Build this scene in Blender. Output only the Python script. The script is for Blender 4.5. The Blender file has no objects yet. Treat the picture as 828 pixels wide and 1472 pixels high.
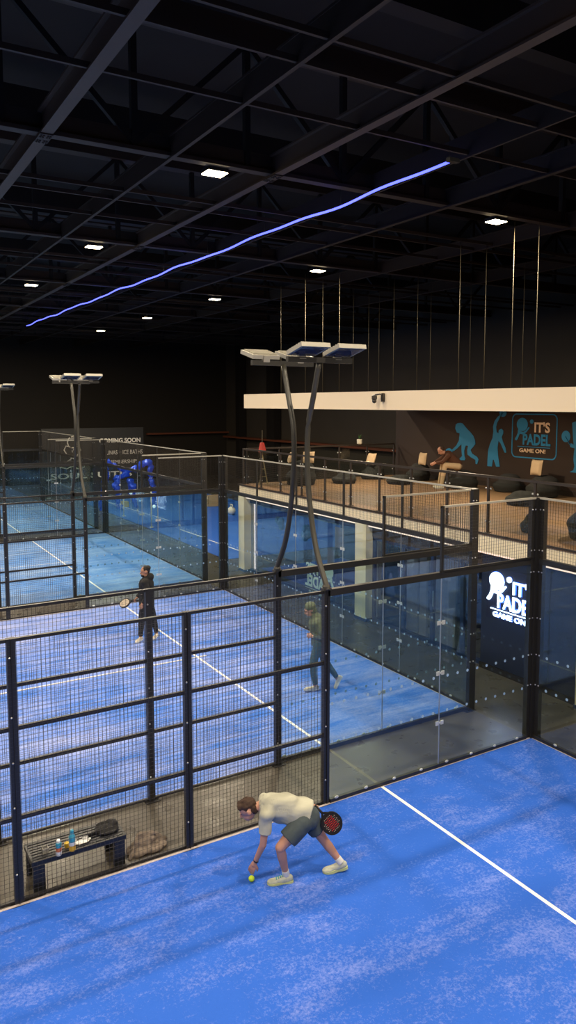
import bpy, bmesh, math, random
from mathutils import Vector, Matrix, noise
random.seed(7)
V = Vector
sc = bpy.context.scene
COL = sc.collection
PI = math.pi
# ------------------------------------------------------------------ camera
CF, CC, YAW, PITCH, ROLL, PPX, PPY = 1081.83, V((-9.4539, -8.12, 5.4206)), -.5392, -.0904, -.0004, 415.14, 678.1
FW = V((-math.sin(YAW)*math.cos(PITCH), math.cos(YAW)*math.cos(PITCH), math.sin(PITCH)))
_r = V((math.cos(YAW), math.sin(YAW), 0)); _u = _r.cross(FW)
RT = math.cos(ROLL)*_r + math.sin(ROLL)*_u
UP = -math.sin(ROLL)*_r + math.cos(ROLL)*_u
cam = bpy.data.objects.new('camera', bpy.data.cameras.new('camera')); COL.objects.link(cam)
m = Matrix((RT, UP, -FW)).transposed().to_4x4(); m.translation = CC; cam.matrix_world = m
cam.data.sensor_fit = 'VERTICAL'; cam.data.sensor_height = 36; cam.data.lens = CF*36/1472
cam.data.shift_x = -(PPX-414)/1472; cam.data.shift_y = (PPY-736)/1472
cam.data.clip_end = 300; sc.camera = cam
def at(x, y, ax, v):          # where the sight line through a photo pixel meets the plane coordinate[ax] = v
    d = FW + RT*((x-PPX)/CF) - UP*((y-PPY)/CF)
    return CC + d*((v-CC[ax])/d[ax])
# ------------------------------------------------------------------ materials
def mat(name, col, rough=.5, metal=0, spec=.5, emit=None, es=0, noise_amt=0, nscale=8, bump=0, nvec=(1, 1, 1)):
    m = bpy.data.materials.new(name); m.use_nodes = True
    nt = m.node_tree; b = nt.nodes['Principled BSDF']
    b.inputs['Base Color'].default_value = (*col, 1); b.inputs['Roughness'].default_value = rough
    b.inputs['Metallic'].default_value = metal; b.inputs['Specular IOR Level'].default_value = spec
    if emit: b.inputs['Emission Color'].default_value = (*emit, 1); b.inputs['Emission Strength'].default_value = es
    if noise_amt or bump:
        tc = nt.nodes.new('ShaderNodeTexCoord'); mp = nt.nodes.new('ShaderNodeMapping'); mp.inputs['Scale'].default_value = nvec
        nz = nt.nodes.new('ShaderNodeTexNoise'); nz.inputs['Scale'].default_value = nscale; nz.inputs['Detail'].default_value = 6
        nt.links.new(tc.outputs['Object'], mp.inputs[0]); nt.links.new(mp.outputs[0], nz.inputs['Vector'])
        if noise_amt:
            mx = nt.nodes.new('ShaderNodeMix'); mx.data_type = 'RGBA'
            mx.inputs[6].default_value = (*[c*(1-noise_amt) for c in col], 1); mx.inputs[7].default_value = (*[min(1, c*(1+noise_amt)) for c in col], 1)
            nt.links.new(nz.outputs['Fac'], mx.inputs[0]); nt.links.new(mx.outputs[2], b.inputs['Base Color'])
        if bump:
            bp = nt.nodes.new('ShaderNodeBump'); bp.inputs['Strength'].default_value = bump; bp.inputs['Distance'].default_value = .02
            nt.links.new(nz.outputs['Fac'], bp.inputs['Height']); nt.links.new(bp.outputs[0], b.inputs['Normal'])
    return m
def glass_mat(name, tint, refl=1.0):
    m = bpy.data.materials.new(name); m.use_nodes = True; nt = m.node_tree; nt.nodes.clear()
    o = nt.nodes.new('ShaderNodeOutputMaterial'); mx = nt.nodes.new('ShaderNodeMixShader')
    t = nt.nodes.new('ShaderNodeBsdfTransparent'); t.inputs[0].default_value = (*tint, 1)
    g = nt.nodes.new('ShaderNodeBsdfGlossy'); g.inputs['Roughness'].default_value = .01; g.inputs[0].default_value = (1, 1, 1, 1)
    f = nt.nodes.new('ShaderNodeLayerWeight'); pw = nt.nodes.new('ShaderNodeMath'); pw.operation = 'POWER'; pw.inputs[1].default_value = 5
    ml = nt.nodes.new('ShaderNodeMath'); ml.operation = 'MULTIPLY_ADD'; ml.inputs[1].default_value = .96; ml.inputs[2].default_value = .04*refl; ml.use_clamp = True
    nt.links.new(f.outputs['Facing'], pw.inputs[0]); nt.links.new(pw.outputs[0], ml.inputs[0]); nt.links.new(ml.outputs[0], mx.inputs[0])
    nt.links.new(t.outputs[0], mx.inputs[1]); nt.links.new(g.outputs[0], mx.inputs[2]); nt.links.new(mx.outputs[0], o.inputs[0])
    return m
def turf_mat(name, sand, base=(.022, .115, .60), pale=(.26, .33, .78), stretch=(.9, 2.2, 1), fineamt=.35, edge=None):
    m = bpy.data.materials.new(name); m.use_nodes = True; nt = m.node_tree; b = nt.nodes['Principled BSDF']
    b.inputs['Roughness'].default_value = .85; b.inputs['Specular IOR Level'].default_value = .25
    tc = nt.nodes.new('ShaderNodeTexCoord')
    def nz(scale, vec, detail=8, rough=.7):
        mp = nt.nodes.new('ShaderNodeMapping'); mp.inputs['Scale'].default_value = vec
        n = nt.nodes.new('ShaderNodeTexNoise'); n.inputs['Scale'].default_value = scale; n.inputs['Detail'].default_value = detail; n.inputs['Roughness'].default_value = rough
        nt.links.new(tc.outputs['Object'], mp.inputs[0]); nt.links.new(mp.outputs[0], n.inputs['Vector']); return n.outputs['Fac']
    big, mid, fine = nz(.35, (1, 1.4, 1), 4), nz(1.1, stretch, 10, .75), nz(38, (1, 1, 1), 3)
    def op(o, a, c):
        n = nt.nodes.new('ShaderNodeMath'); n.operation = o
        for i, s in enumerate((a, c)):
            if isinstance(s, (int, float)): n.inputs[i].default_value = s
            else: nt.links.new(s, n.inputs[i])
        return n.outputs[0]
    s = op('ADD', op('MULTIPLY', big, .45), op('ADD', op('MULTIPLY', mid, .75), op('MULTIPLY', fine, fineamt)))
    if edge:      # sand swept up against the fence
        sp = nt.nodes.new('ShaderNodeSeparateXYZ'); nt.links.new(tc.outputs['Object'], sp.inputs[0])
        gr = nt.nodes.new('ShaderNodeMapRange'); gr.inputs['From Min'].default_value = edge-3.2; gr.inputs['From Max'].default_value = edge; nt.links.new(sp.outputs['Y'], gr.inputs['Value'])
        gx = nt.nodes.new('ShaderNodeMapRange'); gx.inputs['From Min'].default_value = -2; gx.inputs['From Max'].default_value = -7; nt.links.new(sp.outputs['X'], gx.inputs['Value'])
        s = op('ADD', s, op('MULTIPLY', op('MULTIPLY', gr.outputs[0], gx.outputs[0]), op('MULTIPLY', mid, .45)))
    rmp = nt.nodes.new('ShaderNodeMapRange'); rmp.inputs['From Min'].default_value = .86 - sand*.22 + (fineamt-.35)*.5; rmp.inputs['From Max'].default_value = 1.12 - sand*.15 + (fineamt-.35)*.5
    rmp.inputs['To Min'].default_value = 0; rmp.inputs['To Max'].default_value = .75
    nt.links.new(s, rmp.inputs['Value'])
    mx = nt.nodes.new('ShaderNodeMix'); mx.data_type = 'RGBA'; mx.inputs[6].default_value = (*base, 1); mx.inputs[7].default_value = (*pale, 1)
    nt.links.new(rmp.outputs[0], mx.inputs[0]); nt.links.new(mx.outputs[2], b.inputs['Base Color'])
    bp = nt.nodes.new('ShaderNodeBump'); bp.inputs['Strength'].default_value = .5; bp.inputs['Distance'].default_value = .01
    nt.links.new(fine, bp.inputs['Height']); nt.links.new(bp.outputs[0], b.inputs['Normal'])
    return m
def floor_mat(name, col, rough=.3):
    m = mat(name, col, rough, 0, .5, noise_amt=.18, nscale=2.2, bump=.02)
    nt = m.node_tree; b = nt.nodes['Principled BSDF']
    n = nt.nodes.new('ShaderNodeTexNoise'); n.inputs['Scale'].default_value = 3; n.inputs['Detail'].default_value = 6
    r = nt.nodes.new('ShaderNodeMapRange'); r.inputs['To Min'].default_value = rough-.12; r.inputs['To Max'].default_value = rough+.2
    tc = nt.nodes.new('ShaderNodeTexCoord'); nt.links.new(tc.outputs['Object'], n.inputs['Vector'])
    nt.links.new(n.outputs['Fac'], r.inputs['Value']); nt.links.new(r.outputs[0], b.inputs['Roughness'])
    return m
M = dict(
    steel=mat('black_steel', (.018, .017, .016), .38, 0, .5), steel2=mat('black_steel_beam', (.03, .028, .027), .5),
    wire=mat('black_wire', (.035, .03, .024), .35), pole=mat('pole_olive_black', (.045, .043, .035), .35),
    bolt=mat('bolt', (.55, .55, .55), .3, .8), glass=glass_mat('court_glass', (.90, .95, .945), 1.1),
    store=glass_mat('store_glass', (.74, .79, .88), 2.4), railglass=glass_mat('rail_glass', (.9, .93, .92), .6),
    dot=mat('dot_decal', (.30, .44, .62), .5), bracket=mat('bracket', (.6, .62, .62), .3, .3),
    corridor=floor_mat('corridor_floor', (.080, .070, .055), .27), white=mat('white_line', (.80, .82, .86), .7, noise_amt=.1, nscale=20),
    turf1=turf_mat('turf_near', .42, fineamt=.62), turf2=turf_mat('turf_middle', .86, base=(.03, .15, .62), pale=(.46, .50, .80), stretch=(.5, 3.2, 1), edge=11.36), turf3=turf_mat('turf_third', .98, base=(.035, .19, .60), pale=(.42, .56, .80), stretch=(.5, 3, 1)),  # turf3 carries the glass haze in its lighter cyan, besides sand
    sand=mat('sand_edge', (.46, .41, .42), .9, noise_amt=.4, nscale=25), mat_blue=mat('blue_mat', (.01, .10, .52), .55, noise_amt=.12, nscale=3),
    black=mat('black_wall', (.016, .012, .008), .75, noise_amt=.15, nscale=1.5), roof=mat('roof_dark', (.013, .009, .006), .9, noise_amt=.5, nscale=1.3),
    roofbeam=mat('roof_beam', (.036, .021, .012), .6), rooftruss=mat('roof_truss', (.006, .0035, .002), .7), bigbeam=mat('big_beam', (.075, .047, .030), .55),
    plaster=mat('cream_plaster', (.86, .76, .55), .7, noise_amt=.04, nscale=4), fascia=mat('cream_fascia', (.84, .70, .50), .6),
    brown=mat('brown_wall', (.028, .015, .010), .8, noise_amt=.2, nscale=1), navy=mat('navy_wall', (.012, .018, .045), .5), navyframe=mat('navy_frame', (.012, .03, .10), .4),
    wood=mat('brown_floor', (.27, .155, .08), .55, noise_amt=.2, nscale=2, nvec=(1, 12, 1)), rail=mat('dark_rail', (.03, .022, .018), .45),
    mural=mat('mural_blue', (.012, .20, .42), .6, noise_amt=.1, nscale=3), cream=mat('mural_cream', (.75, .55, .38), .6), mark=mat('logo_pale', (.45, .62, .66), .6),
    fabric=mat('charcoal_fabric', (.017, .017, .017), .95, noise_amt=.3, nscale=30, bump=.3), beige=mat('beige_cushion', (.50, .37, .23), .9),
    ledblue=mat('led_blue', (.1, .1, .8), .5, emit=(.08, .10, 1.0), es=3.6), ledstrip=mat('led_warm_dim', (1, .8, .7), .5, emit=(1, .74, .58), es=.8), ledwhite=mat('led_warm', (1, .8, .7), .5, emit=(1, .74, .60), es=2.2),
    lamp=mat('lamp_diffuser', (1, 1, 1), .5, emit=(1, .80, .48), es=30), sign=mat('sign_white', (1, 1, 1), .5, emit=(.62, .80, 1), es=5), halo=mat('sign_halo', (.05, .1, .6), .5, emit=(.04, .14, 1), es=2.2), signrefl=mat('reflection_blue', (.2, .4, 1), .5, emit=(.02, .22, 1), es=3.5),
    signhalo=mat('sign_back_blue', (.010, .015, .05), .7),
    head=mat('flood_housing', (.42, .40, .34), .4, .3), headglass=mat('flood_glass', (.03, .045, .09), .12, 0, 1.0),
    skin=mat('skin', (.52, .27, .19), .55), skin2=mat('skin_warm', (.40, .20, .12), .55), hair=mat('brown_hair', (.045, .022, .013), .8, noise_amt=.4, nscale=60), blackhair=mat('black_hair', (.01, .008, .007), .8),
    shirt=mat('sage_shirt', (.45, .45, .37), .9, noise_amt=.08, nscale=6, bump=.25), shorts=mat('grey_shorts', (.055, .075, .085), .85, noise_amt=.2, nscale=20),
    sock=mat('white_sock', (.7, .7, .68), .9), shoe=mat('pale_shoe', (.50, .53, .44), .7, noise_amt=.2, nscale=30), sole=mat('lime_sole', (.62, .68, .30), .6), lace=mat('teal_lace', (.05, .35, .35), .7),
    hoodie=mat('black_hoodie', (.010, .010, .011), .9), trousers=mat('black_trousers', (.009, .010, .013), .9), whiteshoe=mat('cream_shoe', (.62, .56, .45), .7), green=mat('green_hoodie', (.12, .14, .10), .9), gtrous=mat('teal_trousers', (.05, .09, .10), .9),
    wallr=mat('side_wall', (.050, .040, .029), .8, noise_amt=.2, nscale=.6),
    racket=mat('racket_black', (.012, .011, .012), .35), red=mat('racket_red', (.65, .03, .03), .5), racketpale=mat('racket_pale', (.5, .42, .33), .5), grip=mat('grip', (.02, .02, .02), .8),
    ball=mat('tennis_ball', (.62, .85, .05), .9), bench=mat('bench_black', (.014, .016, .02), .35), can1=mat('can_blue', (.05, .35, .55), .35), can2=mat('can_yellow', (.75, .45, .03), .4), can3=mat('can_orange', (.62, .16, .06), .4), canw=mat('can_cap', (.75, .80, .85), .4),
    cloth=mat('taupe_cloth', (.21, .17, .14), .95, noise_amt=.3, nscale=12), clear=mat('clear_cup', (.35, .34, .3), .15), paper=mat('white_paper', (.8, .8, .8), .8), balloon=mat('blue_balloon', (.02, .22, .42), .25), tinsel=mat('blue_foil', (.012, .09, .85), .25, .2, emit=(0, .04, .5), es=.0),
    redshade=mat('red_shade', (.45, .03, .02), .6), palewood=mat('pale_wood', (.35, .28, .15), .7), pot=mat('white_pot', (.75, .72, .6), .6), leaf=mat('leaf', (.03, .10, .02), .7), banner=mat('banner_black', (.018, .018, .017), .6), bannertxt=mat('banner_text', (.75, .72, .64), .6),
    orange=mat('orange_rail', (.16, .045, .02), .6), camerab=mat('camera_dark', (.03, .025, .02), .4), yellow=mat('yellow_box', (.6, .42, .03), .6), slat=mat('reflection_dark', (.045, .03, .024), .6), rod=mat('rod_steel', (.10, .085, .055), .45, .3),
    jacket=mat('brown_jacket', (.08, .032, .018), .9), panel=mat('taupe_panel', (.42, .33, .30), .6), tan=mat('tan_crate', (.42, .30, .16), .7),
)
# ------------------------------------------------------------------ mesh helpers
BASE = {}
def finish(name, me, material, parent, smooth=False):
    o = bpy.data.objects.new(name, me); COL.objects.link(o)
    for mm in (material if isinstance(material, (list, tuple)) else [material]): me.materials.append(mm)
    if parent is not None:
        L = BASE[parent.name]; o.parent = parent
        me.transform(Matrix.Translation(-L)); BASE[o.name] = L
    else:
        BASE[o.name] = V((0, 0, 0))
    if smooth:
        for p in me.polygons: p.use_smooth = True
    return o
class MB:
    def __init__(s): s.v = []; s.f = []; s.mi = []; s.cur = 0
    def add(s, vs, fs):
        b = len(s.v); s.v += [tuple(x) for x in vs]; s.f += [tuple(b+i for i in f) for f in fs]; s.mi += [s.cur]*len(fs); return s
    def box(s, a, b):
        x0, x1 = sorted((a[0], b[0])); y0, y1 = sorted((a[1], b[1])); z0, z1 = sorted((a[2], b[2]))
        return s.add([(x0,y0,z0),(x1,y0,z0),(x1,y1,z0),(x0,y1,z0),(x0,y0,z1),(x1,y0,z1),(x1,y1,z1),(x0,y1,z1)],
            [(0,3,2,1),(4,5,6,7),(0,1,5,4),(1,2,6,5),(2,3,7,6),(3,0,4,7)])
    def obox(s, c, ax, ay, az):   # centre and three half-axis vectors
        c, ax, ay, az = V(c), V(ax), V(ay), V(az)
        vs = [c+ax*i+ay*j+az*k for k in (-1, 1) for (i, j) in ((-1,-1),(1,-1),(1,1),(-1,1))]
        return s.add(vs, [(0,3,2,1),(4,5,6,7),(0,1,5,4),(1,2,6,5),(2,3,7,6),(3,0,4,7)])
    def bar(s, p, q, w, h=None, up=(0, 0, 1)):
        p, q = V(p), V(q); d = q-p; L = d.length; d = d/L; h = h or w
        u = V(up)
        if abs(d.dot(u)) > .95: u = V((1, 0, 0))
        a = d.cross(u).normalized(); b = a.cross(d).normalized()
        return s.obox((p+q)/2, a*(w/2), d*(L/2), b*(h/2))
    def tube(s, pts, r, n=8, caps=True):
        pts = [V(p) for p in pts]; R = r if isinstance(r, (list, tuple)) else [r]*len(pts); base = len(s.v); ref = V((.13, .27, .95))
        for i, p in enumerate(pts):
            d = (pts[min(i+1, len(pts)-1)]-pts[max(i-1, 0)]).normalized()
            a = d.cross(ref if abs(d.dot(ref.normalized())) < .9 else V((1, 0, 0))).normalized()
            if i and a.dot(pa) < 0: a = -a
            pa = a; b = d.cross(a)
            s.v += [tuple(p+(a*math.cos(2*PI*k/n)+b*math.sin(2*PI*k/n))*R[i]) for k in range(n)]
        for i in range(len(pts)-1):
            for k in range(n):
                s.f.append((base+i*n+k, base+i*n+(k+1) % n, base+(i+1)*n+(k+1) % n, base+(i+1)*n+k)); s.mi.append(s.cur)
        if caps:
            s.f.append(tuple(base+k for k in range(n))[::-1]); s.mi.append(s.cur)
            e = base+(len(pts)-1)*n; s.f.append(tuple(e+k for k in range(n))); s.mi.append(s.cur)
        return s
    def ell(s, c, r, n=12, m=8, ax=None):
        c = V(c); r = (r, r, r) if isinstance(r, (int, float)) else r
        ax = ax or ((1,0,0),(0,1,0),(0,0,1)); A = [V(a)*k for a, k in zip(ax, r)]; vs = [c-A[2]]
        for j in range(1, m):
            t = PI*j/m
            vs += [c-A[2]*math.cos(t)+(A[0]*math.cos(2*PI*k/n)+A[1]*math.sin(2*PI*k/n))*math.sin(t) for k in range(n)]
        vs.append(c+A[2]); fs = []
        for k in range(n): fs.append((0, 1+(k+1) % n, 1+k))
        for j in range(m-2):
            for k in range(n):
                a = 1+j*n; fs.append((a+k, a+(k+1) % n, a+n+(k+1) % n, a+n+k))
        a = 1+(m-2)*n
        for k in range(n): fs.append((a+k, a+(k+1) % n, len(vs)-1))
        return s.add(vs, fs)
    def lathe(s, c, prof, n=20, az=(0, 0, 1)):
        c = V(c); az = V(az).normalized(); a = az.cross(V((0, 1, 0)) if abs(az.y) < .9 else V((1, 0, 0))).normalized(); b = az.cross(a)
        vs = [c+az*z+(a*math.cos(2*PI*k/n)+b*math.sin(2*PI*k/n))*r for r, z in prof for k in range(n)]
        fs = [(i*n+k, i*n+(k+1) % n, (i+1)*n+(k+1) % n, (i+1)*n+k) for i in range(len(prof)-1) for k in range(n)]
        fs += [tuple(range(n))[::-1], tuple((len(prof)-1)*n+k for k in range(n))]
        return s.add(vs, fs)
    def prism(s, pts, off):        # polygon extruded by the vector off
        pts = [V(p) for p in pts]; n = len(pts); off = V(off)
        return s.add(pts+[p+off for p in pts], [tuple(range(n))[::-1], tuple(range(n, 2*n))]+[(i, (i+1) % n, n+(i+1) % n, n+i) for i in range(n)])
    def build(s, name, material, parent=None, smooth=False, tri=False):
        me = bpy.data.meshes.new(name); me.from_pydata(s.v, [], s.f)
        bm = bmesh.new(); bm.from_mesh(me)
        for f, i in zip(bm.faces, s.mi): f.material_index = i
        bmesh.ops.recalc_face_normals(bm, faces=bm.faces)
        if tri: bmesh.ops.triangulate(bm, faces=[f for f in bm.faces if len(f.verts) > 4])
        bm.to_mesh(me); bm.free()
        return finish(name, me, material, parent, smooth)
def tag(o, label=None, cat=None, group=None, kind=None):
    if label: o['label'] = label
    if cat: o['category'] = cat
    if group: o['group'] = group
    if kind: o['kind'] = kind
    return o
def thing(name, label, cat, loc=(0, 0, 0), group=None):
    o = bpy.data.objects.new(name, None); COL.objects.link(o); o.location = loc; o.empty_display_size = .2
    BASE[o.name] = V(loc); return tag(o, label, cat, group)
def struct(o, label=None): return tag(o, label, kind='structure')
def copy_tree(o, parent=None):
    c = o.copy(); COL.objects.link(c); c.parent = parent
    for ch in list(o.children): copy_tree(ch, c)
    return c
def bevel(o, w=.01, seg=2):
    md = o.modifiers.new('bevel', 'BEVEL'); md.width = w; md.segments = seg; md.limit_method = 'ANGLE'; return o
def blob(name, shapes, vox, material, parent, smooth=4, wob=0, wscale=6):
    """one continuous surface grown round tapered limbs: ('c',p,q,r0,r1) ('k',p,q,r0,r1)=flat ended ('e',c,r,axes)"""
    bm = bmesh.new()
    for sh in shapes:
        if sh[0] == 'c':
            p, q, r0, r1 = V(sh[1]), V(sh[2]), sh[3], sh[4]; pts = []
            for c, r in ((p, r0), (q, r1)):
                for j in range(1, 10):
                    t = PI*j/10
                    pts += [c+V((math.sin(t)*math.cos(k*PI/8), math.sin(t)*math.sin(k*PI/8), math.cos(t)))*r for k in range(16)]
                pts += [c+V((0, 0, r)), c-V((0, 0, r))]
            vs = [bm.verts.new(x) for x in pts]
            g = bmesh.ops.convex_hull(bm, input=vs)
            bmesh.ops.delete(bm, geom=list({x for x in g['geom_interior']+g['geom_unused'] if isinstance(x, bmesh.types.BMVert)}), context='VERTS')
        else:
            t = MB()
            if sh[0] == 'k': t.tube([sh[1], sh[2]], [sh[3], sh[4]], 24)
            else: t.ell(sh[1], sh[2], 20, 14, sh[3] if len(sh) > 3 else None)
            vs = [bm.verts.new(x) for x in t.v]
            for f in t.f: bm.faces.new([vs[i] for i in f])
    bmesh.ops.recalc_face_normals(bm, faces=bm.faces)
    me = bpy.data.meshes.new('tmp'); bm.to_mesh(me); bm.free()
    o = bpy.data.objects.new('tmp', me); COL.objects.link(o)
    r = o.modifiers.new('r', 'REMESH'); r.mode = 'VOXEL'; r.voxel_size = vox
    s = o.modifiers.new('s', 'SMOOTH'); s.factor = .6; s.iterations = smooth
    dg = bpy.context.evaluated_depsgraph_get(); dg.update()
    me2 = bpy.data.meshes.new_from_object(o.evaluated_get(dg)); me2.name = name
    bpy.data.objects.remove(o)
    me2.materials.clear()
    if wob:
        for v in me2.vertices:
            n = noise.noise_vector(v.co*wscale); v.co += v.normal*(n.x*wob)
    return finish(name, me2, material, parent, True)
def text(name, body, material, parent, origin, right, up, w, h, off=.02, depth=.004):
    """flat raised lettering fitted to a w x h box whose lower-left corner is origin"""
    cu = bpy.data.curves.new('t', 'FONT'); cu.body = body; cu.offset = off; cu.extrude = .01; cu.resolution_u = 3
    o = bpy.data.objects.new('t', cu); COL.objects.link(o)
    dg = bpy.context.evaluated_depsgraph_get(); dg.update()
    me = bpy.data.meshes.new_from_object(o.evaluated_get(dg)); me.name = name; bpy.data.objects.remove(o)
    me.materials.clear()
    xs = [v.co.x for v in me.vertices]; ys = [v.co.y for v in me.vertices]; R, U = V(right), V(up); N = R.cross(U)
    for v in me.vertices:
        u = (v.co.x-min(xs))/(max(xs)-min(xs))*w; t = (v.co.y-min(ys))/(max(ys)-min(ys))*h
        v.co = V(origin)+R*u+U*t+N*(depth if v.co.z > 0 else 0)
    return finish(name, me, material, parent)

# ================================================================== THE HALL
H3, H4 = 2.956, 3.946
G1 = 1.358; C2 = G1; C2e = C2+10; C3 = 12.63; C3e = 22.63; C4 = 23.93; C4e = 33.93; C1 = -10.0
ZC = 9.3; MZ = 2.82
struct(MB().box((-24, -14, -.3), (16, 44, 0)).build('floor', M['corridor']))
struct(MB().box((16, -14, -.3), (16.3, 44, 12)).build('wall_right', M['wallr']))
struct(MB().box((-24, 43.7, 0), (16, 44, 12)).build('wall_far', M['black']))
struct(MB().box((-24.3, -14, -.3), (-24, 44, 12)).build('wall_left', M['black']))
struct(MB().box((-24, -14.3, -.3), (16, -14, 12)).build('wall_near', M['black']))
struct(MB().box((-24, -14, 11.6), (16, 44, 11.8)).build('ceiling', M['roof']))
# the turf carpets
for nm, y0, y1, m_, ln in (('near', C1, 0, 'turf1', 1), ('middle', C2, C2e, 'turf2', 1), ('third', C3, C3e, 'turf3', 1), ('far', C4, C4e, 'turf3', 1)):
    t = struct(MB().box((-20, y0+.0, 0), (-.0, y1, .012)).build('court_turf', M[m_]), 'blue sand-dressed turf of the %s padel court' % nm)
    ym = (y0+y1)/2; z = .014
    a = MB().box((-3.1, y0, .010), (-3.05+.0, y1, z)); a.box((-17, y0, .010), (-16.95, y1, z)); a.box((-17.2, ym-.025, .010), (-2.87, ym+.025, z+.0005))
    struct(a.build('court_line', M['white'], t))
    e = MB()
    for yy in (y0, y1-.035): e.box((-20, yy, .008), (0, yy+.035, .0145))
    e.box((-.035, y0, .008), (0, y1, .0145))
    struct(e.build('sand_edge', M['sand'], t))
# blue floor of the gym area behind the courts
struct(MB().box((1.95, 15.2, 0), (9.5, 33.5, .012)).build('gym_mat_floor', M['mat_blue']), 'plain blue mat floor behind the courts')
a = MB()
for p, q in (((156, 722), (242, 748)), ((258, 761), (291, 772)), ((300, 776), (345, 792))):
    P0, P1 = at(*p, 2, .012), at(*q, 2, .012); a.bar((P0.x, P0.y, .013), (P1.x, P1.y, .013), .05, .004)
struct(a.build('gym_floor_line', M['white']))
# ---- roof steel
xr = (-24, 16)
for k in range(-1, 6):
    y = 3.36+6.7*k
    b = MB(); b.box((xr[0], y-.09, ZC-.02), (xr[1], y+.09, ZC+.04)); b.box((xr[0], y-.02, ZC+.04), (xr[1], y+.02, ZC+.3)); b.box((xr[0], y-.16, 11.25), (xr[1], y+.16, 11.6))
    o = struct(b.build('ceiling_truss', M['roofbeam'])); o['label'] = 'lattice roof truss spanning the hall'
    w = MB(); x = -22.9; i = 0
    while x < 15:
        w.box((x-.05, y-.05, ZC), (x+.05, y+.05, 11.4))
        w.bar((x, y, ZC+.1) if i % 2 else (x, y, 11.3), (x+1.95, y, 11.3) if i % 2 else (x+1.95, y, ZC+.1), .09)
        x += 1.95; i += 1
    struct(w.build('truss_web', M['rooftruss'], o))
    for dy in (-2.49, -3.85, -4.49):
        struct(MB().box((xr[0], y+dy-.022, ZC-.02), (xr[1], y+dy+.022, ZC+.05)).build('ceiling_purlin', M['roofbeam']))
    struct(MB().box((xr[0], y-3.4, 10.6), (xr[1], y-3.1, 11.2)).build('ceiling_purlin', M['rooftruss']))
for x, w in ((-6.71, .085), (-4.76, .03), (-2.9, .075), (1.03, .05), (-.8, .02), (4.6, .04), (-10.8, .08), (8.4, .06), (-14.6, .08)):
    b = MB().box((x-w, -14, ZC-.05), (x+w, 44, ZC-.02)); b.box((x-.02, -14, ZC-.02), (x+.02, 44, ZC+.28)); b.box((x-w, -14, ZC+.28), (x+w, 44, ZC+.31))
    o = struct(b.build('ceiling_beam', M['bigbeam'] if w > .06 else M['roofbeam']))
    if w > .06:
        s = MB()
        for k in range(-1, 6):
            y = 3.36+6.7*k
            s.box((x-w-.01, y-.2, ZC-.07), (x+w+.01, y+.2, ZC-.051))
            for bx in (-.065, -.03, .03, .065):
                for by in (-.15, -.08, .08, .15): s.ell((x+bx, y+by, ZC-.075), .016, 6, 4)
        struct(s.build('splice_plate', M['roofbeam'], o))
# ---- wall columns in the depth of the hall
for px, w in ((298, .45), (345, .3), (392, .5)):
    p = at(px, 600, 0, 15.6); struct(MB().box((15.4, p.y-w, 0), (15.95, p.y+w, 11.5)).build('wall_column', M['rooftruss']))
struct(MB().box((15.35, 20, 2.9), (15.98, 43, 3.02)).build('trim_1', M['orange']))
struct(MB().box((9.5, 43.2, 3.2), (15.98, 43.5, 3.32)).build('trim_2', M['orange']))
# ---- ceiling floodlights
LIGHTS = {}
def ceiling_light(x, y, label):
    z = 9.22
    t = thing('ceiling_light', label, 'ceiling light', (x, y, z), 'ceiling floodlights')
    h = MB().box((x-.185, y-.15, z), (x+.185, y+.15, z+.07)); h.box((x-.03, y-.03, z+.07), (x+.03, y+.03, z+.3)); h.build('housing', M['steel'], t)
    MB().box((x-.175, y-.14, z-.015), (x+.175, y+.14, z+.001)).build('diffuser', M['lamp'], t)
    l = bpy.data.lights.new('ceiling_lamp', 'AREA'); l.shape = 'RECTANGLE'; l.size = .34; l.size_y = .27; l.energy = 380; l.color = (1, .84, .62)
    o = bpy.data.objects.new('ceiling_lamp', l); COL.objects.link(o); o.parent = t; o.location = (0, 0, -.03)
ordn = ['first', 'second', 'third', 'fourth', 'fifth', 'sixth', 'seventh']
ys = (-10.2, -3.3, 3.55, 10.4, 17.3, 24.3, 31.2)
rows = ((-16.9, None), (-10.4, None), (-3.9, 'left'), (2.6, 'right'))
for x, nm in rows:
    for i, y in enumerate(ys):
        if nm is None and y > 28: continue
        if nm == 'left' and y > 3 or nm == 'right' and y > 3:
            j = i-2
            lab = 'warm square ceiling floodlight, %s from the near end of the %s row' % (ordn[j], nm)
        else: lab = 'warm square ceiling floodlight mounted out of the picture under the roof'
        ceiling_light(x, y, lab)
# ---- long blue LED line hanging under the roof
pts = []
for i in range(120):
    f = i/119; y = .63+f*27.6
    pts.append((-1.43-.35*f+.01*math.sin(y*2.3), y, 9.0+.022*math.sin(y*1.3)+.012*math.sin(y*2.9+1)))
t = thing('led_strip', 'long wavy blue glowing LED line hung under the dark roof', 'light strip', pts[0])
MB().tube(pts, .021, 6).build('glowing_tube', M['ledblue'], t, True)
for p in pts[::12]: MB().tube([(p[0], p[1], p[2]+.02), (p[0], p[1], ZC+.1)], .006, 4).build('hanging_wire', M['steel'], t)
MB().box((pts[0][0]-.08, pts[0][1]-.1, 9.0), (pts[0][0]+.12, pts[0][1]-.02, 9.06)).build('driver_box', M['steel'], t)

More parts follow.
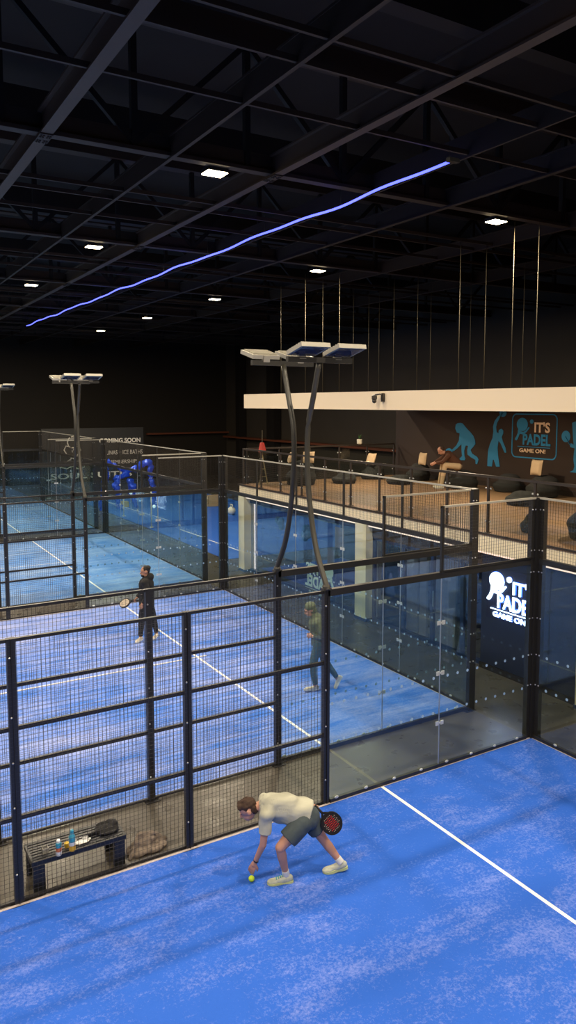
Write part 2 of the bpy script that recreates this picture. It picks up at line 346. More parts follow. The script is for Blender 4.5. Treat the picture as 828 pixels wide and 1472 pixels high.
# ================================================================== COURT ENCLOSURES
def wires(mb, a, b, z0, z1, pitch=.05, r=.0019, rh=.0012):
    """square wire grid in the vertical plane from a to b"""
    a, b = V(a), V(b); L = (b-a).length; d = (b-a)/L; n = V((-d.y, d.x, 0))
    def w(p, q, side, r=r):
        vs = [p+n*r+side*r, p-n*r+side*r, p-n*r-side*r, p+n*r-side*r]; vs += [x+(q-p) for x in vs]
        mb.add(vs, [(0, 1, 5, 4), (1, 2, 6, 5), (2, 3, 7, 6), (3, 0, 4, 7)])
    k = 1
    while k*pitch < L: w(V((a.x, a.y, z0))+d*k*pitch, V((a.x, a.y, z1))+d*k*pitch, d); k += 1
    k = 1
    while z0+k*pitch < z1: w(V((a.x, a.y, z0+k*pitch)), V((b.x, b.y, z0+k*pitch)), V((0, 0, 1)), rh); k += 1
def dots(mb, a, b, zs, n, r=.023, step=.2):
    a, b = V(a), V(b); L = (b-a).length; d = (b-a)/L; k = step*.6
    while k < L:
        for z in zs:
            c = V((a.x, a.y, z))+d*k
            mb.prism([c+(d*math.cos(i*PI/6)+V((0, 0, 1))*math.sin(i*PI/6))*r+n*.001 for i in range(12)], n*.0015)
        k += step
_sm = {}
def small(name, m_, parent, loc, r):
    """many identical little fittings: one shared mesh, each its own object"""
    k = (name, str(r))
    if k not in _sm:
        me = bpy.data.meshes.new(name); b = MB().ell((0, 0, 0), r, 8, 5) if not isinstance(r, str) else MB().box((-.025, -.012, -.02), (.025, .012, .02)); me.from_pydata(b.v, [], b.f); me.materials.append(M[m_]); _sm[k] = me
    o = bpy.data.objects.new(name, _sm[k]); COL.objects.link(o); o.parent = parent; L = BASE[parent.name]; o.location = V(loc)-L; BASE[o.name] = L; return o
def bolts(post, c, n, zs):
    for z in zs: small('bolt', 'bolt', post, (c[0]+n[0], c[1]+n[1], z), .013)
def side_fence(y, s, label, xend=-10):
    """fence along x at court edge y; s=+1 when its own court lies towards -y (posts stand on the +y side)"""
    t = thing('court_fence', label, 'fence', (-4, y, 0), 'glass and wire mesh side fences of the courts')
    yo = y+s*.035          # post centre
    def rail(x0, x1, z, w=.05, h=.05, name='rail', m_='steel'):
        return MB().box((x0, yo-w/2, z-h/2), (x1, yo+w/2, z+h/2)).build(name, M[m_], t)
    x = -4
    while x >= xend:
        p = MB().box((x-.045, yo-.035, 0), (x+.045, yo+.035, H3)); p.box((x-.1, yo-.08, 0), (x+.1, yo+.08, .012))
        p.box((x-.004, yo-s*.05, 0), (x+.004, yo-s*.03, H3))
        o = p.build('post', M['steel'], t)
        bolts(o, (x-.02, yo-.035), (0, 0), (.35, 1.1, 1.6, 2.1, 2.75))
        x -= 2
    # corner post, two square tubes of different height
    p = MB().box((-.125, yo-.04, 0), (-.045, yo+.04, H4)); p.box((-.05, y-.045, 0), (.045, y+.045, H4-.002)); p.box((-.2, yo-.07, 0), (.02, yo+.07, .012))
    o = p.build('corner_post', M['steel'], t)
    for q in (-.035, .035): bolts(o, (-.085, yo-.04), (q, 0), (.9, 1.4, 2.0, 2.75, 3.1, 3.75))
    rail(-4, -.08, H3-.035, .07, .09, 'top_rail')
    x = -4
    while x-2 >= xend:
        rail(x-2, x, H3-.02, .045, .035, 'top_rail')
        for z in (1.97, .97): rail(x-2, x, z, .04, .045)
        rail(x-2, x, .03, .03, .03)
        mb = MB(); wires(mb, (x-2, y, 0), (x, y, 0), .03, H3-.03); mb.build('mesh_panel', M['wire'], t)
        x -= 2
    # glass
    for x0, x1 in ((-2+.004, -.13), (-3.95, -2-.004)):
        g = MB().box((x0, y-.005, .06), (x1, y+.005, H3-.08)).build('glass_panel', M['glass'], t)
        d = MB(); dots(d, (x1, y-s*.006, 0), (x0, y-s*.006, 0), (1.40, .87), V((0, -s, 0))); dd = d.build('dot_pattern', M['dot'], g)
    MB().box((-3.95, y-.02, 0.0), (-.13, y+.03, .065)).build('bottom_channel', M['steel'], t)
    for k in range(8): small('glass_clip', 'bracket', t, (-.35-.5*k, y-s*.022, .075), (.035, .012, .02))
    for z in (.70, 1.46, 2.22):
        b = MB(); b.box((-2.075, y-s*.018, z-.03), (-2.02, y-s*.007, z+.03)); b.box((-1.98, y-s*.018, z-.03), (-1.925, y-s*.007, z+.03)); b.box((-2.03, y-s*.018, z-.012), (-1.97, y-s*.009, z+.012))
        b.build('bracket', M['bracket'], t)
    MB().box((-2.006, y-.006, .06), (-1.994, y+.006, H3-.08)).build('glass_joint', M['bolt'], t)
    # mesh above the glass
    mb = MB(); wires(mb, (-2, y, 0), (-.1, y, 0), H3+.02, H4-.03); mb.build('upper_mesh_panel', M['wire'], t)
    f = MB().box((-2.02, y-.02, H3), (-1.98, y+.02, H4)); f.build('upper_frame', M['steel'], t)
    f = MB().box((-2.02, y-.014, H4-.03), (-.05, y+.014, H4)); f.build('upper_rail', M['head'], t)
    MB().box((-2.02, y-.014, H3+.015), (-.05, y+.014, H3+.04)).build('upper_rail', M['steel'], t)
    return t
def back_wall(y0, y1, label):
    t = thing('court_back_wall', label, 'glass wall', (0, (y0+y1)/2, 0), 'glass back walls of the courts')
    mb = MB(); wires(mb, (0, y0, 0), (0, y1, 0), H3+.02, H4-.03); mb.build('upper_mesh_panel', M['wire'], t)
    MB().box((-.014, y0, H4-.03), (.014, y1, H4)).build('upper_rail', M['head'], t)
    MB().box((-.0, y0, H3-.08), (.07, y1, H3+.01)).build('top_rail', M['steel'], t)
    MB().box((-.02, y0, 0), (.03, y1, .065)).build('bottom_channel', M['steel'], t)
    ysx = [y0+2*k for k in range(6)]
    for k, y in enumerate(ysx):
        e = (k in (0, 5))
        yy = y+(.08 if k == 0 else -.08 if k == 5 else 0)
        if e:
            p = MB().box((.01, yy-.04, 0), (.09, yy+.04, H4)); o = p.build('corner_post', M['steel'], t)
            for q in (-.03, .03): bolts(o, (.008, yy), (0, q), (.9, 1.4, 2.0, 2.75, 3.1, 3.75))
        else:
            MB().box((.0, y-.02, H3), (.04, y+.02, H4)).build('upper_frame', M['steel'], t)
            for z in (.70, 1.46, 2.22):
                b = MB(); b.box((-.018, y-.075, z-.03), (-.007, y-.02, z+.03)); b.box((-.018, y+.02, z-.03), (-.007, y+.075, z+.03)); b.box((-.018, y-.03, z-.012), (-.009, y+.03, z+.012))
                b.build('bracket', M['bracket'], t)
            MB().box((-.006, y-.005, .06), (.006, y+.005, H3-.08)).build('glass_joint', M['bolt'], t)
        if k < 5:
            a0 = y+(.13 if k == 0 else .004); a1 = y+2-(.13 if k == 4 else .004)
            g = MB().box((-.005, a0, .06), (.005, a1, H3-.08)).build('glass_panel', M['glass'], t)
            d = MB(); dots(d, (-.006, a0, 0), (-.006, a1, 0), (1.40, .87), V((-1, 0, 0))); d.build('dot_pattern', M['dot'], g)
    for k in range(19): small('glass_clip', 'bracket', t, (-.022, y0+.5+.5*k, .075), (.012, .035, .02))
    return t
side_fence(0, 1, 'black mesh and glass side fence nearest, in front of the bench behind the bending player')
side_fence(C2, -1, 'black mesh and glass side fence of the middle court, behind the bench passage')
side_fence(C2e, 1, 'mesh and glass side fence behind the player in black, left pole pair foot on it')
side_fence(C3, -1, 'mesh and glass side fence of the third court, just beyond the second passage')
side_fence(C3e, 1, 'mesh and glass fence at the far edge of the third court')
side_fence(C4, -1, 'mesh and glass fence on the near edge of the farthest court')
side_fence(C4e, 1, 'farthest mesh and glass fence, in front of the black banner wall')
back_wall(C1, 0, 'glass back wall with mesh top cut by the right edge of the photo')
back_wall(C2, C2e, 'glass back wall of the middle court, along the passage by the cream pillars')
back_wall(C3, C3e, 'glass back wall of the third court, in front of the blue mat floor')
back_wall(C4, C4e, 'glass back wall of the farthest court, left of the blue foil garland')

# ---- court floodlight poles
def light_pole(y, s, label, x=-4):
    """s=+1: the pole belows out towards +y and its lamps look towards -y"""
    t = thing('court_light_pole', label, 'floodlight pole', (x, y+s*.035, H3), 'twin floodlight poles on the side fences')
    prof = ((0, 2.96), (.05, 3.06), (.27, 3.45), (.42, 3.97), (.50, 4.54), (.49, 5.09), (.36, 5.5), (.22, 5.96))
    fine = []
    for i in range(len(prof)-1):
        for k in range(4):
            f = k/4; p0 = prof[max(i-1, 0)]; p1, p2 = prof[i], prof[i+1]; p3 = prof[min(i+2, len(prof)-1)]
            fine.append(tuple(.5*((2*p1[j])+(-p0[j]+p2[j])*f+(2*p0[j]-5*p1[j]+4*p2[j]-p3[j])*f*f+(-p0[j]+3*p1[j]-3*p2[j]+p3[j])*f**3) for j in (0, 1)))
    fine.append(prof[-1])
    MB().tube([(x, y+s*(.0+a), z) for a, z in fine], .038, 10).build('pole', M['pole'], t, True)
    b = MB().box((x-.06, y-.04+s*.03, H3), (x+.06, y+.04+s*.03, H3+.03)); b.ell((x, y+s*.03, H3+.04), .055, 10, 7); b.build('foot_bracket', M['pole'], t)
    yt = y+s*.2; MB().box((x-.5, yt-.03, 5.95), (x+.5, yt+.03, 6.02)).build('crossbar', M['steel'], t)
    for dx in (-.28, .28):
        c = V((x+dx, yt-s*.08, 6.09)); tl = math.radians(14)
        ay = V((0, -s*math.cos(tl), math.sin(tl)))      # from the bar outwards over the court, rising
        nz = V((0, s*math.sin(tl), math.cos(tl)))
        h = MB().obox(c+ay*.08, V((.215, 0, 0)), ay*.19, nz*.028); h.obox(c-ay*.1-nz*.03, V((.05, 0, 0)), ay*.03, nz*.05)
        for k in range(6): h.obox(c+ay*(-.06+.055*k)+nz*.035, V((.19, 0, 0)), ay*.006, nz*.012)
        fl = h.build('floodlight', M['head'], t)
        MB().obox(c+ay*.085-nz*.03, V((.175, 0, 0)), ay*.15, nz*.004).build('lamp_glass', M['headglass'], fl)
light_pole(0, 1, 'bowed twin-lamp pole, right one of the tallest pair, footed on the nearest fence')
light_pole(C2, -1, 'bowed twin-lamp pole, left one of the tallest pair, footed on the middle court fence')
light_pole(C2e, 1, 'bowed twin-lamp pole of the second pair, footed on its nearer fence')
light_pole(C3, -1, 'bowed twin-lamp pole of the second pair, footed on its farther fence')
light_pole(C3e, 1, 'bowed twin-lamp pole of the far pair cut by the left edge, nearer of the two')
light_pole(C4, -1, 'bowed twin-lamp pole of the far pair cut by the left edge, farther of the two')

# ================================================================== LOUNGE BUILDING
YL0, YL1 = -12, 13.5
struct(MB().box((1.62, YL0, 2.44), (8.2, YL1, MZ-.045)).build('mezzanine_slab', M['plaster']))
struct(MB().box((1.60, YL0, MZ-.04), (8.2, YL1+.02, MZ)).build('mezzanine_floor', M['wood']))
bl = MB().box((1.585, YL0, MZ-.02), (1.62, YL1+.03, MZ+.015)); bl.box((1.6, YL1, MZ-.02), (8.2, YL1+.03, MZ+.015)); struct(bl.build('trim_3', M['rail']))
# columns
for i, (y0, y1) in enumerate(((13.15, 13.55), (6.65, 7.1), (.0, .42), (-6.5, -6.08))):
    struct(MB().box((1.60, y0, 0), (1.98, y1, 2.44)).build('column', M['plaster']))
    struct(MB().box((1.585, y0-.015, 0), (2.0, y1+.015, .07)).build('baseboard_column', M['navyframe']))
tg = thing('led_strip', 'upright warm white LED strip on the corner of the farthest cream pillar', 'light strip', (1.99, 13.14, 1.25))
MB().box((1.97, 13.125, .05), (2.0, 13.15, 2.42)).build('glowing_strip', M['ledwhite'], tg)
for y0, y1, lab in ((7.15, 13.1, 'thin warm LED strip under the balcony edge above the shop glass with balloons'), (.45, 6.6, 'thin warm LED strip under the balcony edge above the doors left of the lit sign'), (-6, -.05, 'thin warm LED strip under the balcony edge right of the lit sign')):
    tg = thing('led_strip', lab, 'light strip', (1.66, (y0+y1)/2, 2.42)); MB().box((1.635, y0, 2.405), (1.66, y1, 2.44)).build('glowing_strip', M['ledstrip'], tg)
# storefront bay one: glass with frames (y 7.1 .. 13.15)
XS = 1.85
t = thing('shop_window', 'large dark glass storefront with mirrored lettering between two cream pillars', 'window', (XS, 10, 0))
for a, b in ((7.1, 9.1), (9.1, 11.1), (11.1, 13.15)): MB().box((XS-.005, a+.01, .09), (XS+.005, b-.01, 2.24)).build('glass_pane', M['store'], t)
f = MB().box((XS-.04, 7.1, 0), (XS+.04, 13.15, .09)); f.box((XS-.04, 7.1, 2.24), (XS+.04, 13.15, 2.30)); 
f.box((XS-.03, 7.1, 0), (XS+.03, 7.16, 2.3)); f.build('frame', M['navyframe'], t)
struct(MB().box((XS-.03, 7.1, 2.30), (XS+.1, 13.15, 2.44)).build('reflection_strip_4', M['slat']))  # dark strip with the upper glass's reflection of the roof put into its colour
# bay two: doors and glass (y 2.85..6.65), then the dark wall with the lit sign
t = thing('shop_window', 'glass shopfront with navy door frames left of the glowing sign', 'window', (XS, 4.8, 0))
for a, b in ((5.5, 6.6), (4.5, 5.42), (3.55, 4.42), (2.9, 3.47)): MB().box((XS-.005, a, .09), (XS+.005, b, 2.05)).build('glass_pane', M['store'], t)
f = MB()
for y in (6.62, 5.46, 4.46, 3.51, 2.88): f.box((XS-.04, y-.045, 0), (XS+.04, y+.045, 2.1))
f.box((XS-.04, 2.85, 0), (XS+.04, 6.65, .09)); f.box((XS-.04, 2.85, 2.05), (XS+.04, 6.65, 2.12)); f.build('frame', M['navyframe'], t)
h = MB().tube([(XS-.07, 4.38, .9), (XS-.07, 4.38, 1.25)], .012, 6); h.build('door_handle', M['bolt'], t)
b = MB().box((XS-.05, 2.85, 2.12), (XS+.1, 6.65, 2.44))
struct(b.build('reflection_strip_5', M['slat']))  # same dark stand-in for the reflecting upper glass above the doors
struct(MB().box((1.72, .42, 0), (1.95, 2.85, 2.44)).build('wall_sign', M['navy']))
struct(MB().box((1.69, .42, 0), (1.72, 2.85, .12)).build('baseboard_sign', M['rooftruss']))
struct(MB().box((1.72, -6.08, 0), (1.95, 0, 2.44)).build('wall_shop', M['navy']))
struct(MB().box((1.69, -6.08, 0), (1.72, 0, .12)).build('baseboard_shop', M['rooftruss']))
struct(MB().box((1.72, YL0, 0), (1.95, -6.5, 2.44)).build('wall_shop', M['navy']))
# interior under the mezzanine
struct(MB().box((5.6, YL0, 0), (5.75, YL1, 2.44)).build('wall_interior', M['navy']))
struct(MB().box((1.95, 6.7, 0), (5.6, 6.85, 2.44)).build('wall_partition', M['navy']))
struct(MB().box((2.3, 9.0, 0), (5.5, 13.3, .012)).build('gym_mat_floor', M['mat_blue']), 'blue mat floor inside the glass storefront')
for x0, x1 in ((2.1, 3.7), (3.8, 5.5)): struct(MB().box((x0, 13.36, .1), (x1, 13.38, 2.3)).build('window_1', M['railglass']))
for px0, px1 in ((577, 600), (603, 613), (622, 655)):
    ya, yb_ = at(px0, 860, 0, 2.05).y, at(px1, 860, 0, 2.05).y
    struct(MB().box((2.05, yb_, 0), (2.10, ya, 2.2)).build('panel_board', M['panel']), 'taupe wall board behind the shop glass')
# posters on the storefront inner wall
for px0, px1, py0, py1, lab in ((482, 495, 760, 786, 'small taupe poster high behind the storefront glass'), (471, 481, 791, 810, 'round-topped taupe poster low behind the storefront glass')):
    a = at(px0, py1, 0, XS+.02); b = at(px1, py0, 0, XS+.02); ys_ = (a.y+b.y)/2; w = abs(a.y-b.y)/2; zz0, zz1 = max(.4, a.z), b.z
    o = tag(MB().box((XS+.006, ys_-w, zz0), (XS+.016, ys_+w, zz1)).build('poster', M['panel']), lab, 'poster')
def balloons(name, px, py, n, r, lab, X=2.3):
    c = at(px, py, 0, X); b = MB()
    for i in range(n):
        a = i*2.4; q = c+V((random.uniform(-.05, .1), math.cos(a)*.15*(i > 0), math.sin(a)*.12*(i > 0))); b.ell(q, (r, r, r*1.15), 12, 8)
        b.lathe(q-V((0, 0, r*1.3)), [(.015, 0), (.003, .04)], 6)
    b.tube([c-V((0, 0, .3)), (c.x, c.y, .02)], .004, 4); b.tube([(c.x, c.y, .012), (c.x, c.y, .04)], .06, 8)
    tag(b.build(name, M['balloon'], None, True), lab, 'balloons')
balloons('balloon_cluster', 403, 752, 4, .10, 'small bunch of blue balloons behind the storefront, left of the pair')
balloons('balloon_cluster', 441, 766, 7, .12, 'large bunch of blue balloons behind the storefront, beside the curved pole')
tb = at(598, 905, 2, 0)
tb = V((2.55, 5.15, 0))
t = thing('high_table', 'dark navy round high table seen through the shop glass', 'table', tb)
MB().lathe(tb+V((0, 0, 1.0)), [(.3, 0), (.32, .02), (.3, .05)], 24).build('table_top', M['navyframe'], t, False)
MB().lathe(tb, [(.03, .03), (.03, 1.0)], 12).build('stem', M['navyframe'], t); MB().lathe(tb, [(.25, 0), (.24, .015), (.04, .04)], 24).build('base', M['palewood'], t)
# ---- the lettered marks: racket, ball and words
def logo(org, R, U, W, H, mats, parent, mirror=False, depth=.006, thin=0):
    """org = lower left, size W x H, mats = (racket, its, padel, game)"""
    R, U, org = V(R), V(U), V(org)
    Rm = -R if mirror else R
    if mirror: org = org+R*W
    N = (R.cross(U))
    kx, ky = W/1.30, H/1.13
    def pt(u, v): return org+Rm*(u*kx)+U*(v*ky)
    def ring(cu, cv, r, n=28): return [pt(cu+r*math.cos(2*PI*i/n), cv+r*1.04*math.sin(2*PI*i/n)) for i in range(n)]
    b = MB(); b.prism(ring(.257, .90, .205), N*depth)
    b.prism([pt(*p) for p in ((.12, .76), (.20, .68), (.30, .66), (.40, .72), (.50, .83), (.53, .80), (.42, .66), (.30, .58), (.17, .60), (.13, .50), (.09, .42), (.05, .38), (-.01, .40), (.0, .45), (.05, .52), (.09, .62), (.10, .72))], N*depth)
    b.prism(ring(.60, 1.0, .066, 16), N*depth)
    b.build('racket_mark', mats[0], parent, tri=True)
    s = MB()
    for i in range(-2, 3):
        a = pt(.257-.16+.02*abs(i), .90+i*.07); c = pt(.257+.16-.02*abs(i), .90+i*.07); s.bar(a+N*(depth+.001), c+N*(depth+.001), .008*kx, .002, up=N)
    def tx(nm, body, m_, u, v, w, h, off):
        if mirror: text(nm, body, m_, parent, pt(u, v), Rm, U, w*kx, h*ky, off-thin, -depth)
        else: text(nm, body, m_, parent, pt(u, v), R, U, w*kx, h*ky, off-thin, depth)
    tx('its_lettering', "IT'S", mats[1], .706, .66, .55, .33, .03)
    tx('padel_lettering', "PADEL", mats[2], .29, .25, 1.0, .36, .035)
    tx('game_on_lettering', "GAME ON!", mats[3], .17, .01, .95, .13, .03)
    l = MB(); a, c = pt(.10, .195), pt(1.28, .195); l.bar(a+N*depth*.5, c+N*depth*.5, depth, .02*ky, up=U); l.build('underline', mats[2], parent)
# lit sign on the dark wall
a = at(705, 902, 0, 1.69)
t = thing('lit_sign', 'glowing white and blue sign with racket and words on the dark wall', 'sign', (1.69, 2.1, 1.4))
zb = at(745, 899, 0, 1.69).z
logo((1.70, 2.66, zb+.02), (0, -1, 0), (0, 0, 1), 1.22, .93, (M['sign'],)*4, t, depth=.02, thin=.028)
logo((1.708, 2.67, zb+.01), (0, -1, 0), (0, 0, 1), 1.24, .95, (M['halo'],)*4, t, depth=.004, thin=-.025)  # wider blue glowing copy added behind the letters as their halo
b = MB(); b.box((1.712, 1.38, zb-.04), (1.721, 2.70, zb+1.02)); b.build('back_plate', M['signhalo'], t)
# mirrored decal on the storefront glass
t = thing('window_logo', 'pale mirrored racket logo lettering on the storefront glass', 'mark', (XS-.02, 9.1, .5))
logo((XS-.012, 9.85, .02), (0, -1, 0), (0, 0, 1), 1.5, 1.05, (M['mark'],)*4, t, mirror=True, depth=.003)  # reversed logo and words in one pale colour on the pane
# glowing blue shapes added for the sign's reflection in the shop glass
t = thing('sign_reflection', 'small glowing blue racket and letter P standing for a sign reflection', 'sign', (2.4, 5.9, 1.5))
p0 = at(578, 835, 0, 2.3); p1 = at(601, 800, 0, 2.3)
def npt(u, v): return V((2.3, p0.y+(p1.y-p0.y)*u, p0.z+(p1.z-p0.z)*v))
b = MB()
b.tube([npt(.6+.32*math.cos(i*PI/8), .72+.3*math.sin(i*PI/8)) for i in range(17)], .012, 6)
b.tube([npt(.35, .5), npt(.15, .3), npt(.05, .1)], .02, 6); b.tube([npt(.62, -.45), npt(.62, .25), npt(.82, .25), npt(.9, .08), npt(.82, -.08), npt(.62, -.08)], .018, 6)
b.build('reflection_tube', M['signrefl'], t, True)
text('reflection_lettering', 'GA', M['signrefl'], t, npt(.5, -1.0), (0, -1, 0), (0, 0, 1), .22, .12, .02)
# ---- canopy over the lounge, with the cream band
struct(MB().box((1.62, YL0, 5.27), (1.80, 13.15, 5.71)).build('canopy_band', M['fascia']))
struct(MB().box((1.80, YL0, 5.36), (8.2, 13.15, 5.48)).build('canopy_ceiling', M['brown']))
struct(MB().box((8.05, YL0, MZ), (8.25, YL1, 5.36)).build('wall_mural', M['brown']))
for i, (x, y) in enumerate(((4.9, 11.2), (4.9, 6.6), (4.9, 2.0), (4.9, -2.6))):
    t = thing('canopy_downlight', 'round warm downlight recessed in the lounge canopy', 'ceiling light', (x, y, 5.35), 'canopy downlights')
    MB().lathe((x, y, 5.335), [(.09, 0), (.09, .025)], 16).build('diffuser', M['lamp'], t)
    l = bpy.data.lights.new('canopy_lamp', 'AREA'); l.shape = 'DISK'; l.size = .3; l.energy = 125; l.color = (1, .80, .55)
    o = bpy.data.objects.new('canopy_lamp', l); COL.objects.link(o); o.parent = t; o.location = (0, 0, -.03)
for r in ((736, 320), (771, 318), (660, 345), (752, 375), (439, 395), (464, 400), (488, 393), (508, 440), (530, 435), (566, 400), (600, 395), (619, 410), (404, 430), (676, 425), (697, 350), (545, 420)):
    p = at(r[0], r[1], 2, ZC)
    if p.x > 8.1: p = at(r[0], 500, 0, 7.8); 
    x = max(1.75, min(8.1, p.x)); y = p.y if p.y < 13 else 13.05
    q = at(r[0], 480, 1, y); x = max(1.75, min(8.1, q.x))
    tag(MB().tube([(x, y, 5.47), (x, y, ZC+.02)], .008, 6).build('hanging_rod', M['rod'], None, True), 'thin steel rod hanging from the roof to the canopy behind the cream band', 'rod', 'canopy hanging rods')
# security camera on the band
c = V((1.6, 6.15, 5.55))
t = thing('security_camera', 'small dark dome security camera fixed to the cream band', 'camera', c)
MB().box((1.56, 5.98, 5.46), (1.62, 6.06, 5.66)).build('wall_bracket', M['camerab'], t)
MB().tube([(1.59, 6.02, 5.62), (1.52, 6.05, 5.64), (1.44, 6.13, 5.62)], .02, 8).build('arm', M['camerab'], t, True)
MB().lathe((1.43, 6.14, 5.50), [(.05, 0), (.065, .03), (.065, .1), (.03, .12)], 16).build('housing', M['camerab'], t); MB().ell((1.43, 6.14, 5.48), .055, 14, 9).build('dome', M['camerab'], t, True)
# ---- mural figures and logo on the brown wall
XM = 8.05
def mural(px, name, label, cat='mural', m_='mural', ell=()):
    t = thing(name, label, cat, (XM, at(px[0][0]/3.98+620, 600, 0, XM).y, 4.3))
    b = MB(); b.prism([at(x/3.98+620, y/3.98+560, 0, XM-.012) for x, y in px], (.008, 0, 0)); b.build('figure', M[m_], t, tri=True)
    for (x, y, rx, ry, hx, hy) in ell:
        b = MB(); b.prism([at((x+rx*math.cos(i*PI/12))/3.98+620, (y+ry*math.sin(i*PI/12))/3.98+560, 0, XM-.012) for i in range(24)], (.008, 0, 0))
        A, B_ = at(x/3.98+620, y/3.98+560, 0, XM-.008), at(hx/3.98+620, hy/3.98+560, 0, XM-.008); b.bar(A, B_, .008, .06, up=(0, .6, .8)); b.build('racket', M[m_], t, tri=True)
mural(((140,200),(150,192),(165,190),(178,193),(190,207),(205,225),(222,242),(240,265),(250,290),(252,312),(240,327),(225,345),(232,365),(262,385),(271,400),(262,427),(253,425),(252,402),(225,387),(207,372),(205,345),(210,322),(197,320),(188,350),(190,382),(195,395),(190,404),(162,404),(162,395),(176,380),(172,345),(172,312),(150,335),(128,352),(116,346),(143,320),(158,290),(162,250),(145,245),(137,222)),
      'wall_mural_figure', 'blue painted silhouette of a player crouching for a low ball, left of the logo', ell=((100, 358, 20, 23, 128, 345),))
mural(((383,152),(395,152),(388,170),(376,190),(370,215),(374,243),(384,250),(386,232),(400,224),(412,234),(412,250),(402,272),(410,300),(424,335),(428,360),(420,362),(408,335),(396,308),(384,292),(379,330),(381,370),(386,410),(391,441),(370,441),(357,400),(352,402),(346,440),(320,438),(322,390),(326,345),(336,310),(350,278),(355,240),(353,212),(362,180)),
      'wall_mural_figure', 'blue painted silhouette of a player reaching up with a racket, beside the logo', ell=((410, 135, 20, 21, 390, 153),))
mural(((806,190),(828,182),(848,192),(858,225),(862,290),(868,340),(856,400),(850,470),(846,478),(790,472),(812,462),(818,440),(813,400),(816,360),(820,336),(796,330),(790,310),(800,308),(815,316),(812,290),(808,230)),
      'wall_mural_figure', 'blue painted silhouette of a player holding a racket, cut by the right edge', ell=((770, 268, 25, 33, 796, 318),))
t = thing('wall_logo', 'painted blue and cream logo in a rounded frame with a racket and words', 'mural', (XM, 7.1, 4.45))
logo((XM-.012, 7.83, 3.96), (0, -1, 0), (0, 0, 1), 1.33, 1.05, (M['mural'], M['cream'], M['mural'], M['cream']), t)
b = MB(); yc, zc, hw, hh, rr = 7.13, 4.46, .84, .66, .17
def rrect(hw, hh, r):
    o = []
    for cx, cy, a0 in ((hw-r, hh-r, 0), (-hw+r, hh-r, 90), (-hw+r, -hh+r, 180), (hw-r, -hh+r, 270)):
        o += [(cx+r*math.cos(math.radians(a0+a)), cy+r*math.sin(math.radians(a0+a))) for a in range(0, 91, 15)]
    return o
o1, o2 = rrect(hw, hh, rr), rrect(hw-.035, hh-.035, rr-.03); n = len(o1)
vs = [(XM-.012, yc-p[0], zc+p[1]) for p in o1]+[(XM-.012, yc-p[0], zc+p[1]) for p in o2]; vs += [(XM-.004, v[1], v[2]) for v in vs]
b.add(vs, [(i, (i+1) % n, n+(i+1) % n, n+i) for i in range(n)]+[(2*n+i, 2*n+(i+1) % n, 3*n+(i+1) % n, 3*n+i) for i in range(n)]+[(i, (i+1) % n, 2*n+(i+1) % n, 2*n+i) for i in range(n)]+[(n+i, n+(i+1) % n, 3*n+(i+1) % n, 3*n+i) for i in range(n)])
b.build('rounded_frame', M['mural'], t)
# ---- balustrades
def balustrade(ptsx, lab):
    t = thing('balustrade', lab, 'railing', (ptsx[0][0], ptsx[0][1], MZ))
    for (x0, y0), (x1, y1) in zip(ptsx, ptsx[1:]):
        A, B_ = V((x0, y0, 0)), V((x1, y1, 0)); L = (B_-A).length; n = max(1, round(L/1.19)); d = (B_-A)/L
        MB().bar(A+V((0, 0, 3.96)), B_+V((0, 0, 3.96)), .075, .05).build('handrail', M['rail'], t)
        for k in range(n+1):
            p = A+d*(L*k/n); b = MB().box((p.x-.022, p.y-.022, MZ), (p.x+.022, p.y+.022, 3.94)); b.box((p.x-.05, p.y-.05, MZ), (p.x+.05, p.y+.05, MZ+.012)); b.build('post', M['rail'], t)
            if k < n:
                a0, a1 = p+d*.06, A+d*(L*(k+1)/n)-d*.06; nn = V((-d.y, d.x, 0))
                MB().obox((a0+a1)/2+V((0, 0, 3.38)), d*((a1-a0).length/2), nn*.004, V((0, 0, .48))).build('glass_panel', M['railglass'], t)
                for q in (a0, a1):
                    for z in (3.05, 3.72): small('glass_clip', 'bracket', t, q+V((0, 0, z)), .02)
balustrade(((1.72, YL0+.5), (1.72, 13.4)), 'dark steel and glass balcony railing along the front edge of the lounge')
balustrade(((1.85, 13.42), (7.9, 13.42)), 'dark railing across the far end of the lounge, with a plant pot on it')
# ---- lounge furniture
def beanbag(x, y, r, h, lab, cat='beanbag', sx=1.0):
    t = thing('beanbag', lab, cat, (x, y, MZ), 'charcoal lounge seats')
    sh = [('e', (x, y, MZ+h*.32), (r*sx, r, h*.34)), ('e', (x+.08, y, MZ+h*.62), (r*.72*sx, r*.85, h*.36)), ('k', (x, y, MZ+.0), (x, y, MZ+.2), r*.88, r*.95)]
    blob('bag', sh, .035, M['fabric'], t, 6, .03, 3)
    return t
def cushion(x, y, z, lab, rz=0, s=.24, lean=.35):
    c, n = V((x, y, z+s*.95)), V((math.cos(rz)*math.cos(lean), math.sin(rz)*math.cos(lean), math.sin(lean)))
    a = V((-math.sin(rz), math.cos(rz), 0)); u = n.cross(a); vs = []
    sh = MB(); N_ = 10
    for k in (1, -1):
        for i in range(N_+1):
            for j in range(N_+1):
                p, q = 2*i/N_-1, 2*j/N_-1; puff = .075*max(0, (1-p**4)*(1-q**4))**.5
                f = 1-.06*(1-q*q)*abs(p)**3; g = 1-.06*(1-p*p)*abs(q)**3
                vs.append(c+a*(p*s*f)+u*(q*s*g)+n*(k*puff))
    fs = []
    for k in (0, 1):
        o = k*(N_+1)**2
        for i in range(N_):
            for j in range(N_): fs.append((o+i*(N_+1)+j, o+(i+1)*(N_+1)+j, o+(i+1)*(N_+1)+j+1, o+i*(N_+1)+j+1))
    sh.add(vs, fs); tag(sh.build('cushion', M['beige'], None, True), lab, 'cushion', 'beige lounge cushions')
